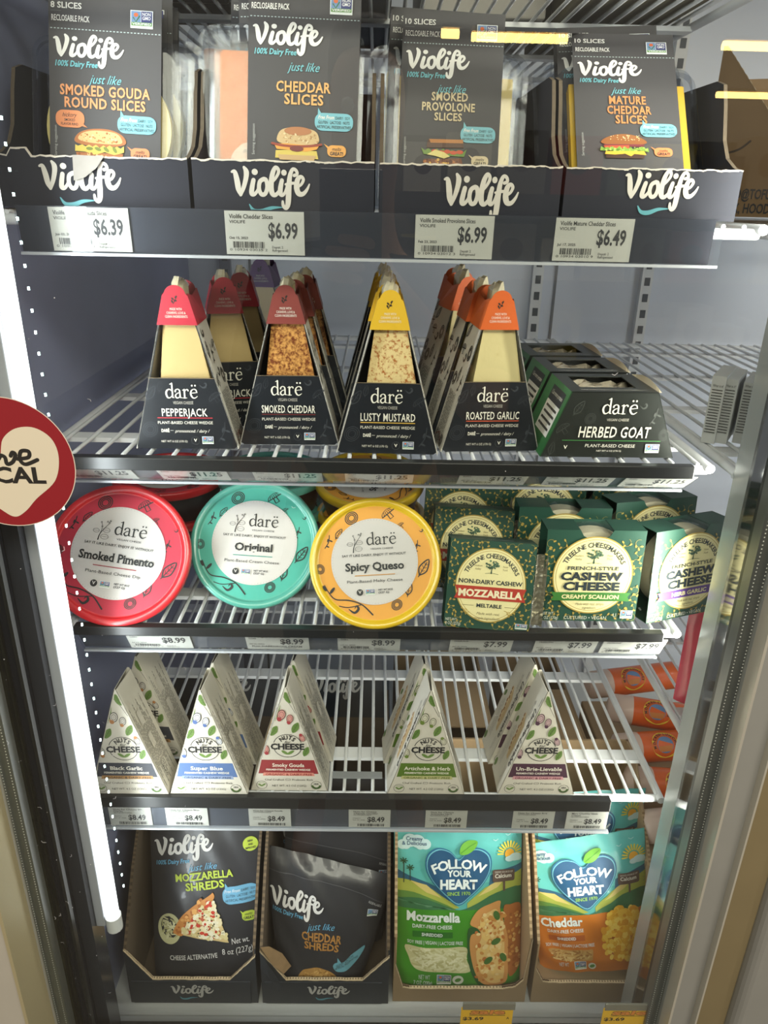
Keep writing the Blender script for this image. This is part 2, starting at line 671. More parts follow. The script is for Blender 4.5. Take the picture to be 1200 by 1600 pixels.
m.build('led_strip', bar)

# round sticker on the glass
st = MB()
a = Art(111, 111, 0.0957 / 222)
RED = P(142, 26, 36)
CRM = P(220, 212, 190)
INK = P(38, 36, 34)
a.ell(P(225, 215, 200), 111, 111, 111, n=64, l=0)
a.ell(RED, 111, 111, 109.6, n=64, l=1)
heart = smooth([(103, 98), (112, 70), (135, 52), (165, 50), (190, 68), (197, 100), (185, 140), (150, 172), (128, 195), (108, 205), (85, 190), (50, 160), (15, 130), (5, 95), (18, 60), (50, 45), (82, 60), (97, 80)], 6, True)
a.poly(CRM, heart, 2)
a.line(INK, [(60, 100), (75, 92), (80, 108), (92, 112), (104, 98)], 6, sm=6, l=3)
a.line(INK, [(100, 96), (110, 100), (112, 112), (122, 108), (128, 96), (124, 92), (120, 98)], 6.5, sm=6, l=3)
a.line(INK, [(130, 103), (148, 100), (150, 90), (138, 90), (134, 104), (142, 112), (162, 104)], 6.5, sm=6, l=3)
a.line(INK, [(20, 80), (30, 60), (36, 75), (24, 105), (40, 108), (55, 96)], 6, sm=6, l=3)
a.tx(INK, 'LOCAL', 28, 171, 118, 144, bold=0.035)
st.art(a, flat(0, 0, 0), step=0.00005)
st.box(-0.001, 0.001, 0.0, 0.0004, -0.001, 0.001, CRM)
o = st.build('door_sticker')
o.location = (-0.2568, 0.4962, 1.3235)
tag(o, 'round red sticker with cream heart reading love local, stuck on the door glass', 'sticker')

# ================================================================== wire shelves with their price rails
CHAN = M('black_channel', (38, 39, 40), 0.3)
STRIP = M('rail_backing', (78, 80, 88), 0.4)


def wire_shelf(label, zt, x0, x1, pitch, rail, bars=(0.692, 0.848, 1.02, 1.19), y1=1.265, rx=None, chan=True, group='wire shelves in the case'):
    t = thing('wire_shelf', label, 'shelf', (0, 0, zt), group=group)
    m = MB()
    n = int((x1 - x0) / pitch)
    for k in range(n + 1):
        x = x0 + 0.004 + k * pitch
        m.tube([(x, 0.627, -0.0022), (x, y1, -0.0022)], 0.0019, WHITE, 6)
    for y in bars:
        m.box(x0, x1, y - 0.009, y + 0.009, -0.0085, -0.0042, WHITE)
    m.build('wire_rack', t)
    m = MB()
    for x in (x0 - 0.002, x1 + 0.002):
        m.tube([(x, 0.62, -0.004), (x, y1, -0.004)], 0.0042, WHITE, 8)
    m.tube([(x0 - 0.002, 0.628, -0.0075), (x1 + 0.002, 0.628, -0.0075)], 0.0042, WHITE, 8)
    m.tube([(x0 - 0.002, y1, -0.0065), (x1 + 0.002, y1, -0.0065)], 0.0042, WHITE, 8)
    m.build('rim_wire', t)
    if rail:
        a, b, ya, za, yb, zb = rail
        za -= zt; zb -= zt
        if chan:
            m = MB(); m.box(a, b - 0.004, 0.614, 0.6235, za, 0.0, CHAN); m.build('front_channel', t, bevel=0.001)
        m = MB()
        d = Vector((0, yb - ya, zb - za)); nn = Vector((0, d.z, -d.y)).normalized()    # towards the viewer
        o = nn * -0.003
        m.prism([(ya + o.y, za + o.z), (yb + o.y, zb + o.z), (yb + o.y * 1.5, zb + o.z * 1.5), (ya + o.y * 1.5, za + o.z * 1.5)], 'x', a, b - 0.006, STRIP if chan else M('rail_dark', (46, 48, 58), 0.35))
        m.build('backing_strip', t)
        m = MB()
        q = nn * 0.0006
        m.prism([(ya, za), (yb, zb), (yb + q.y, zb + q.z), (ya + q.y, za + q.z)], 'x', a, b, CLEAR)
        m.prism([(yb + o.y, zb), (yb + q.y * 3, zb), (yb + q.y * 3, zb - 0.0022), (yb + o.y, zb - 0.0022)], 'x', a, b, M('rail_lip', (196, 200, 206), 0.15, 0.2))
        m.build('tag_cover', t)
    return t


RAIL1 = (-0.279, 0.271, 0.620, 1.4893, 0.622, 1.4555)
RAIL2 = (-0.288, 0.286, 0.616, 1.2768, 0.643, 1.2565)
RAIL3 = (-0.284, 0.287, 0.617, 1.1083, 0.632, 1.0815)
RAIL4 = (-0.296, 0.265, 0.617, 0.8935, 0.619, 0.8615)
Z0, Z1, Z2, Z3, Z4 = 1.662, 1.4865, 1.2885, 1.118, 0.9085
wire_shelf('white wire shelf above the sliced cheese, seen from underneath', Z0, -0.292, 0.30, 0.0155, None)
wire_shelf('white wire shelf carrying the dark cartons of cheese slices', Z1, -0.292, 0.30, 0.0165, RAIL1, chan=False)
wire_shelf('white wire shelf carrying the tall wedge boxes and the herbed goat boxes', Z2, -0.292, 0.296, 0.0222, RAIL2)
wire_shelf('white wire shelf carrying the round tubs and square green boxes', Z3, -0.29, 0.296, 0.0165, RAIL3)
wire_shelf('white wire shelf carrying the triangular cashew cheese boxes', Z4, -0.294, 0.315, 0.0155, RAIL4)
wire_shelf('white wire shelf in the neighbouring bay under the kraft box', Z1 - 0.004, 0.325, 1.1, 0.0165, None, group='shelves in the neighbouring bay')
wire_shelf('white wire shelf in the neighbouring bay under the narrow white boxes', Z2 - 0.004, 0.325, 1.1, 0.0222, None, group='shelves in the neighbouring bay')
wire_shelf('white wire shelf in the neighbouring bay under the pink pouch', Z4 + 0.062, 0.345, 1.1, 0.0165, None, group='shelves in the neighbouring bay')

# ------------------------------------------------------------------ price tags behind the rail covers
TAGP = P(214, 208, 194, 0.6)
TAGB = P(52, 50, 50, 0.6)


def barcode(a, x0, x1, y0, y1, mat, seed):
    r = random.Random(seed)
    x = x0
    while x < x1:
        b = r.choice((1, 1, 2, 3)) * (x1 - x0) / 75
        a.rect(mat, x, y0, min(x + b, x1), y1, 3)
        x += b + r.choice((1, 1, 2)) * (x1 - x0) / 75


def price_tag(cx, rail, label, name, brand, date, price, code, extra=None, wide=True):
    a_, b_, ya, za, yb, zb = rail
    lean = math.degrees(math.atan2(yb - ya, za - zb))
    L = math.hypot(yb - ya, za - zb)
    m = MB()
    if wide:
        k = 0.0615 / 500
        h = (L - 0.0018) / k
        a = Art(250, 0, k)
        a.sy = (L - 0.0018) / 293
        a.rect(TAGP, 0, 0, 500, 293, 0)
        n = max(12, 18.0 * len(name))
        a.tx(TAGB, name, 28, min(28 + 12.5 * len(name), 380), 22, 50, l=3, bold=0.015)
        a.tx(TAGB, brand, 27, 27 + 14.5 * len(brand), 62, 82, l=3, bold=0.01)
        a.tx(TAGB, price, 272 if len(price) < 6 else 225, 458, 78, 178, l=3, bold=0.025)
        a.tx(TAGB, date, 22, 140, 172, 188, l=3, bold=0.02)
        if extra:
            a.tx(TAGB, extra, 40, 440, 215, 245, l=3, bold=0.01)
        else:
            barcode(a, 44, 248, 205, 248, TAGB, name)
            a.tx(TAGB, code, 22, 262, 252, 268, l=3)
        a.tx(TAGB, 'Dept#: 2', 293, 362, 232, 248, l=3)
        a.tx(TAGB, 'Refrigerated', 293, 390, 254, 270, l=3)
        hw = 0.0615 / 2
    else:
        k = 0.0455 / 170
        a = Art(85, 0, k)
        a.sy = (L - 0.0018) / 125
        a.rect(TAGP, 0, 0, 170, 125, 0)
        two = name.split('|')
        for i, t in enumerate(two):
            a.tx(TAGB, t, 20, 20 + min(6.2 * len(t), 118), 22 + i * 11, 31 + i * 11, l=3, bold=0.01)
        a.tx(TAGB, brand, 20, 92, 22 + len(two) * 11, 29 + len(two) * 11, l=3)
        a.tx(TAGB, 'Dept# 2', 18, 48, 64, 70, l=3)
        a.tx(TAGB, date, 18, 66, 76, 82, l=3)
        a.tx(TAGB, price, 76, 146, 60, 90, l=3, bold=0.025)
        barcode(a, 36, 146, 102, 118, TAGB, name)
        hw = 0.0455 / 2
    m.box(-hw, hw, 0.0, 0.0005, -L + 0.0018, 0, TAGP)
    m.art(a, flat(0, 0, 0), step=0.00004)
    o = m.build('price_tag')
    d = Vector((0, yb - ya, zb - za)).normalized()
    nb = Vector((0, -d.z, d.y)) * 0.0015
    o.location = (cx, ya + nb.y + d.y * 0.0008, za + nb.z + d.z * 0.0008)
    o.rotation_euler = (R(lean), 0, 0)
    return tag(o, label, 'price tag', 'price tags on the shelf rails')


def tagx(x0, x1, y, rail):
    return at((x0 + x1) / 2, y, (rail[2] + rail[4]) / 2).x


for x0, x1, y, lab, nm, dt, pr, cd_ in (
        (82, 199, 360, 'price tag of $6.39 for smoked gouda slices', 'Violife Smoked Gouda Slices', 'Jun 03, 2026', '$6.39', '0 10934 03115 1'),
        (352, 475, 362, 'price tag of $6.99 for plain cheddar slices', 'Violife Cheddar Slices', 'Oct 15, 2023', '$6.99', '0 10934 03035 2'),
        (649, 771, 368, 'price tag of $6.99 for smoked provolone slices', 'Violife Smoked Provolone Slices', 'Feb 23, 2023', '$6.99', '0 10934 03012 3'),
        (866, 990, 372, 'price tag of $6.49 for mature cheddar slices', 'Violife Mature Cheddar Slices', 'Jul 17, 2025', '$6.49', '0 10934 03010 9')):
    price_tag(tagx(x0, x1, y, RAIL1), RAIL1, lab, nm, 'VIOLIFE', dt, pr, cd_)
for x0, x1, y, lab, nm in (
        (100, 212, 745, 'price tag of $11.25 for fig brie, partly behind the round sticker', 'Dare Fig Brie'),
        (243, 363, 747, 'price tag of $11.25 for pepperjack brie', 'Dare Pepperjack Brie'),
        (392, 508, 748, 'price tag of $11.25 for smoked cheddar', 'Dare Smoked Cheddar'),
        (535, 650, 749, 'price tag of $11.25 for lusty mustard', 'Dare Lusty Mustard'),
        (713, 826, 752, 'price tag of $11.25 for roasted garlic brie', 'Dare Roasted Garlic Brie'),
        (848, 960, 754, 'price tag of $11.25 for herbed goat', 'DARE HERBED GOAT'),
        (974, 1078, 755, 'washed-out price tag at the end of the rail below the herbed goat', 'DARE CHIVE GOAT')):
    price_tag(tagx(x0, x1, y, RAIL2), RAIL2, lab, nm, 'DARE', 'Apr 20, 2023', '$11.25', '8 50012 0311 4')
for x0, x1, y, lab, nm, br, pr, ex in (
        (195, 303, 1002, 'price tag of $8.99 for smoked pimento', 'Dare Smoked Pimento', 'DARE', '$8.99', None),
        (383, 484, 1004, 'price tag of $8.99 for original cream cheese with a PLU line', 'Dare Original Cream Cheese', 'DARE', '$8.99', 'PLU: DAREORGNLCREAM'),
        (527, 626, 1005, 'price tag of $8.99 for spicy queso', 'Dare Spicy Queso', 'DARE', '$8.99', None),
        (700, 804, 1006, 'price tag of $7.99 for cashew mozzarella', 'Treeline Cheesemakers Mozzarella', 'TREELINE', '$7.99', None),
        (832, 936, 1007, 'price tag of $7.99 for scallion cashew cheese', 'Treeline Scallion Cashew Che', 'TREELINE', '$7.99', None),
        (937, 1042, 1008, 'price tag of $7.99 for herb garlic cashew cheese', 'Treeline Herb Garlic Cashew Che', 'TREELINE', '$7.99', None)):
    price_tag(tagx(x0, x1, y, RAIL3), RAIL3, lab, nm, br, 'Jul 12, 2024', pr, '8 50012 0355 2', ex)
for x0, x1, lab, nm in (
        (172, 233, 'small price tag of $8.49 for black garlic cashew wedge', 'Nuts for Cheese Blk|Garlic'),
        (261, 321, 'small price tag of $8.49 for blue cashew wedge', 'Nuts for Cheese Blue'),
        (391, 451, 'small price tag of $8.49 for gouda cashew wedge', 'Nuts for Cheese Gouda'),
        (548, 607, 'small price tag of $8.49 for chipotle cheddar, below an empty stretch of shelf', 'Nuts for Cheese|Chipotle Cheddar'),
        (668, 728, 'small price tag of $8.49 for artichoke and herb', 'Nuts for Cheese|Artichoke Herb'),
        (804, 866, 'small price tag of $8.49 for brie cashew wedge', 'Nuts for Cheese Brie'),
        (890, 948, 'small price tag of $8.49 at the end of the lowest rail', 'Miyo Cheddar Nuts|Cheese')):
    price_tag(tagx(x0, x1, 1272, RAIL4), RAIL4, lab, nm, 'NUTSFORCHEESE', 'Feb 14, 2024', '$8.49', '', wide=False)

# ================================================================== lettering and emblems used on several packs
def lens_logo(a, mat, x0, y0, x1, y1, l=4, wmul=1.0):
    """the brush-script brand word of the dark packs, fitted to a box (V top to descender)"""
    kx, ky = (x1 - x0) / 690.0, (y1 - y0) / 320.0
    k = (kx + ky) / 2 * wmul

    def st(pts, wd):
        pts = [(x0 + (x - 260) * kx, y0 + (y - 120) * ky) for x, y in pts]
        wd = [q * k for q in wd] if not isinstance(wd, (int, float)) else wd * k
        a.line(mat, pts, wd, l=l, sm=5)
    st([(270, 165), (296, 165), (312, 225), (322, 290), (338, 330)], [18, 34, 46, 44, 26])
    st([(338, 332), (368, 275), (392, 205), (396, 160), (378, 130)], [26, 34, 40, 42, 22])
    a.ell(mat, x0 + 210 * kx, y0 + 42 * ky, 27 * kx, 23 * ky, l=l)
    st([(456, 222), (440, 280), (436, 320), (458, 326), (486, 300), (505, 262)], [36, 40, 40, 30, 24, 20])
    st([(548, 212), (512, 232), (502, 285), (522, 325), (556, 318), (575, 268), (566, 220), (545, 214)], 34)
    st([(566, 232), (590, 250), (640, 215), (676, 165), (672, 135), (648, 130), (622, 180), (608, 265), (618, 318), (648, 326), (684, 290)], [22, 20, 22, 26, 28, 32, 40, 44, 42, 32, 22])
    a.ell(mat, x0 + 464 * kx, y0 + 43 * ky, 24 * kx, 22 * ky, l=l)
    st([(704, 220), (690, 275), (688, 315), (706, 328), (730, 305), (752, 250)], [34, 40, 40, 28, 22, 20])
    st([(812, 182), (838, 172), (830, 145), (800, 138), (776, 185), (764, 265), (758, 345), (750, 400), (732, 424), (710, 405), (706, 375)], [26, 26, 26, 28, 36, 44, 46, 42, 32, 28, 20])
    st([(736, 248), (775, 240), (812, 238)], [18, 24, 22])
    st([(822, 268), (868, 250), (892, 212), (872, 190), (842, 212), (832, 268), (848, 312), (886, 316), (922, 284), (944, 244)], [20, 22, 26, 28, 40, 46, 44, 34, 24, 12])


def swoosh(a, mat, x0, y0, x1, l=3):
    w_ = x1 - x0
    a.line(mat, [(x0, y0 - w_ * .08), (x0 + w_ * .12, y0 + w_ * .08), (x0 + w_ * .35, y0 + w_ * .1), (x0 + w_ * .65, y0), (x1, y0 - w_ * .02)], [w_ * .03, w_ * .1, w_ * .13, w_ * .09, w_ * .01], l=l, sm=5)


def serif_logo(a, mat, x0, base, xh, l=4, w=None):
    """the lower-case serif brand word of the wedge boxes and tubs; xh = x-height"""
    k = xh
    sx = 1.0 if w is None else w / (3.78 * xh)

    def st(pts, wd, ox):
        a.line(mat, [(x0 + (ox + x) * k * sx, base - y * k) for x, y in pts], [q * k * (sx + 1) / 2 for q in wd], l=l, sm=5)
    # d
    st([(.72, .82), (.5, .98), (.2, .82), (.1, .45), (.25, .08), (.5, .05), (.74, .25)], [.1, .1, .17, .2, .17, .1, .08], 0)
    st([(.82, 1.62), (.82, .9), (.82, .1)], [.17, .17, .17], 0)
    st([(.58, 1.52), (.84, 1.62)], [.07, .12], 0)
    st([(.8, .1), (.98, .04)], [.14, .06], 0)
    # a
    st([(.1, .74), (.14, .88), (.38, 1.0), (.6, .84), (.62, .4), (.64, .12), (.82, .05)], [.18, .14, .09, .16, .17, .16, .06], 1.06)
    st([(.6, .62), (.26, .5), (.08, .24), (.24, .03), (.46, .08), (.62, .28)], [.08, .1, .17, .15, .1, .07], 1.06)
    # r
    st([(.22, .95), (.22, .5), (.22, .04)], [.17, .17, .17], 1.98)
    st([(.02, .88), (.24, .97)], [.06, .12], 1.98)
    st([(.0, .035), (.46, .035)], [.07, .07], 1.98)
    st([(.26, .7), (.4, .93), (.6, .95), (.66, .84)], [.07, .09, .13, .17], 1.98)
    # e with two dots
    st([(.1, .55), (.45, .6), (.82, .64)], [.07, .07, .07], 2.82)
    st([(.82, .64), (.72, .92), (.46, 1.0), (.18, .82), (.1, .45), (.28, .1), (.54, .03), (.84, .22)], [.1, .14, .09, .15, .19, .17, .12, .05], 2.82)
    for q in (.3, .66):
        a.ell(mat, x0 + (2.82 + q) * k * sx, base - 1.4 * k, .1 * k, l=l, n=10)


def nongmo(a, x0, y0, x1, y1, l=4):
    w_, h = x1 - x0, y1 - y0
    a.rect(P(235, 238, 235), x0, y0, x1, y1, l)
    a.rect(P(120, 150, 190), x0 + w_ * .04, y0 + h * .05, x0 + w_ * .46, y0 + h * .66, l + 1)
    a.rect(P(60, 66, 120), x0 + w_ * .48, y0 + h * .05, x1 - w_ * .04, y0 + h * .66, l + 1)
    a.rect(P(105, 150, 80), x0 + w_ * .04, y0 + h * .66, x1 - w_ * .04, y0 + h * .86, l + 1)
    a.ell(P(220, 110, 60), x0 + w_ * .25, y0 + h * .26, w_ * .1, h * .12, l + 2, n=10)
    a.line(P(60, 120, 60), [(x0 + w_ * .12, y0 + h * .4), (x0 + w_ * .25, y0 + h * .64), (x0 + w_ * .42, y0 + h * .3)], w_ * .05, l=l + 2, caps=False)
    WH = P(240, 240, 240)
    a.tx(WH, 'NON', x0 + w_ * .53, x1 - w_ * .1, y0 + h * .12, y0 + h * .3, l=l + 2, bold=.02)
    a.tx(WH, 'GMO', x0 + w_ * .53, x1 - w_ * .1, y0 + h * .34, y0 + h * .52, l=l + 2, bold=.02)
    a.tx(WH, 'VERIFIED', x0 + w_ * .08, x1 - w_ * .08, y0 + h * .7, y0 + h * .82, l=l + 2, bold=.02)


def vegan_mark(a, cx, cy, r, disc, ink, l=4):
    if disc:
        a.ell(disc, cx, cy, r, l=l)
    a.tx(ink, 'V', cx - r * .5, cx + r * .5, cy - r * .55, cy + r * .35, l=l + 1, bold=.03)


def bubble(a, mat, x0, y0, x1, y1, tail, l=3):
    a.rrect(mat, x0, y0, x1, y1, min(y1 - y0, x1 - x0) * .42, l)
    mx, my = (x0 + x1) / 2, (y0 + y1) / 2
    bx = x0 + (x1 - x0) * (.12 if tail[0] < mx else .8)
    by = y0 + (y1 - y0) * (.3 if tail[1] < my else .7)
    a.poly(mat, [tail, (bx + (x1 - x0) * .12, by), (bx - (x1 - x0) * .05, by + (y1 - y0) * .12)], l)


def blobs(a, mats, x0, y0, x1, y1, n, r0, r1, seed, l=5, inside=None):
    rr = random.Random(seed)
    for _ in range(n):
        x, y = rr.uniform(x0, x1), rr.uniform(y0, y1)
        if inside and not inside(x, y):
            continue
        q = rr.uniform(r0, r1)
        a.ell(rr.choice(mats), x, y, q * rr.uniform(.8, 1.6), q, l, n=7, a=rr.uniform(0, 180))


def wob(pts, amp, seed):
    r = random.Random(seed)
    return [(x + r.uniform(-amp, amp), y + r.uniform(-amp, amp)) for x, y in pts]


def sandwich(a, kind, x0, y0, x1, y1, l=3):
    """the dish printed on a pack, fitted to a box"""
    def X(u): return x0 + (x1 - x0) * u
    def Y(v): return y0 + (y1 - y0) * v
    w_ = x1 - x0
    rr = random.Random(hash(kind) % 7)
    if kind == 'toastie':
        a.poly(P(172, 104, 52), smooth([(X(.02), Y(.5)), (X(.06), Y(.2)), (X(.3), Y(.02)), (X(.7), Y(0)), (X(.97), Y(.2)), (X(1), Y(.5)), (X(.5), Y(.62))], 5, True), l)
        a.poly(P(222, 178, 118), smooth([(X(.08), Y(.4)), (X(.14), Y(.18)), (X(.4), Y(.06)), (X(.8), Y(.1)), (X(.94), Y(.3)), (X(.9), Y(.48)), (X(.4), Y(.5))], 5, True), l + 1)
        blobs(a, [P(190, 128, 66), P(238, 205, 150), P(160, 92, 40)], X(.12), Y(.1), X(.9), Y(.46), 42, w_ * .008, w_ * .025, 3, l + 2)
        a.poly(P(214, 190, 84), wob([(X(t / 14), Y(.56 + .08 * (t % 2))) for t in range(15)] + [(X(1), Y(.78)), (X(.8), Y(.86)), (X(.6), Y(.8)), (X(.4), Y(.9)), (X(.2), Y(.8)), (X(0), Y(.8))], w_ * .01, 2), l + 2)
        for t in range(4):
            a.ell(P(120, 130, 48), X(.3 + t * .17), Y(.7), w_ * .07, w_ * .035, l + 3, a=20 * t)
        a.poly(P(178, 108, 56), [(X(.02), Y(.84)), (X(.98), Y(.82)), (X(.94), Y(1.1)), (X(.06), Y(1.1))], l + 1)
        blobs(a, [P(222, 178, 118), P(150, 84, 40)], X(.05), Y(.88), X(.95), Y(1.08), 24, w_ * .01, w_ * .03, 4, l + 2)
    elif kind == 'muffin':
        a.poly(P(206, 176, 128), smooth([(X(.1), Y(.35)), (X(.2), Y(.1)), (X(.5), Y(0)), (X(.85), Y(.1)), (X(.95), Y(.35)), (X(.9), Y(.55)), (X(.5), Y(.66)), (X(.14), Y(.55))], 5, True), l)
        a.ell(P(176, 116, 74), X(.52), Y(.14), w_ * .28, w_ * .09, l + 1)
        blobs(a, [P(226, 204, 160), P(180, 140, 92)], X(.15), Y(.25), X(.92), Y(.55), 40, w_ * .008, w_ * .022, 5, l + 2)
        a.poly(P(232, 160, 66), wob([(X(.04), Y(.62)), (X(.3), Y(.6)), (X(.6), Y(.62)), (X(.98), Y(.6)), (X(.92), Y(.76)), (X(.7), Y(.86)), (X(.4), Y(.8)), (X(.1), Y(.8))], w_ * .01, 7), l + 1)
        a.line(P(150, 64, 44), [(X(0), Y(.6)), (X(.2), Y(.66)), (X(.5), Y(.68)), (X(.8), Y(.64)), (X(1), Y(.58))], w_ * .05, l=l + 2, sm=4)
        a.ell(P(120, 52, 46), X(.5), Y(.76), w_ * .14, w_ * .06, l + 3)
        a.poly(P(214, 190, 92), wob([(X(.08), Y(.82)), (X(.5), Y(.78)), (X(.92), Y(.82)), (X(.94), Y(1.1)), (X(.06), Y(1.1))], w_ * .01, 8), l)
        a.poly(P(200, 166, 116), [(X(.12), Y(.98)), (X(.9), Y(.98)), (X(.86), Y(1.16)), (X(.16), Y(1.16))], l + 2)
    elif kind == 'club':
        a.poly(P(86, 56, 40), wob([(X(.14), Y(.02)), (X(.92), Y(0)), (X(.94), Y(.3)), (X(.12), Y(.32))], w_ * .01, 3), l)
        a.poly(P(182, 122, 66), [(X(.16), Y(0)), (X(.92), Y(-.02)), (X(.93), Y(.12)), (X(.2), Y(.14))], l + 1)
        a.poly(P(110, 140, 62), wob([(X(t / 12), Y(.36 + .1 * (t % 2))) for t in range(13)] + [(X(.96), Y(.62)), (X(.05), Y(.6))], w_ * .02, 4), l)
        for t in range(5):
            a.ell(P(204, 84, 48), X(.3 + t * .14), Y(.46 + .03 * (t % 2)), w_ * .08, w_ * .045, l + 1)
        a.poly(P(222, 206, 130), wob([(X(.12), Y(.58)), (X(.3), Y(.38)), (X(.5), Y(.46)), (X(.66), Y(.64)), (X(.5), Y(.72)), (X(.3), Y(.66))], w_ * .015, 5), l + 2)
        a.poly(P(118, 70, 46), wob([(X(.05), Y(.76)), (X(.9), Y(.7)), (X(.96), Y(1)), (X(.04), Y(1.02))], w_ * .01, 6), l + 1)
        blobs(a, [P(176, 112, 62), P(90, 50, 36), P(216, 170, 80)], X(.05), Y(.74), X(.95), Y(1), 30, w_ * .012, w_ * .035, 6, l + 2)
    else:
        a.poly(P(148, 92, 48), smooth([(X(.04), Y(.42)), (X(.08), Y(.2)), (X(.35), Y(0)), (X(.65), Y(0)), (X(.9), Y(.18)), (X(.96), Y(.4)), (X(.5), Y(.48))], 5, True), l)
        blobs(a, [P(236, 214, 166)], X(.2), Y(.04), X(.85), Y(.28), 34, w_ * .008, w_ * .013, 9, l + 1)
        a.poly(P(120, 50, 60), [(X(.06), Y(.46)), (X(.94), Y(.44)), (X(.9), Y(.56)), (X(.1), Y(.56))], l)
        a.poly(P(206, 84, 58), [(X(.06), Y(.54)), (X(.6), Y(.5)), (X(.6), Y(.64)), (X(.1), Y(.66))], l + 1)
        a.poly(P(126, 164, 66), wob([(X(t / 16), Y(.58 + .09 * (t % 2))) for t in range(17)] + [(X(1.02), Y(.8)), (X(.8), Y(.76)), (X(.5), Y(.84)), (X(.2), Y(.76)), (X(-.02), Y(.8))], w_ * .02, 10), l + 2)
        blobs(a, [P(168, 196, 98), P(92, 132, 46)], X(.02), Y(.6), X(.98), Y(.78), 30, w_ * .01, w_ * .03, 11, l + 3)
        a.poly(P(230, 178, 62), wob([(X(.1), Y(.8)), (X(.9), Y(.78)), (X(.96), Y(.96)), (X(.7), Y(.9)), (X(.62), Y(1.02)), (X(.5), Y(.9)), (X(.3), Y(.96)), (X(.08), Y(.92))], w_ * .01, 12), l + 3)
        a.poly(P(72, 48, 38), [(X(.08), Y(.84)), (X(.92), Y(.84)), (X(.9), Y(1.1)), (X(.1), Y(1.1))], l + 1)


# ================================================================== row one: packs of cheese slices in dark cartons
CYAN = P(120, 196, 206)
WHT = P(236, 234, 228)
BLUEB = P(122, 186, 200)
INKD = P(44, 46, 50)


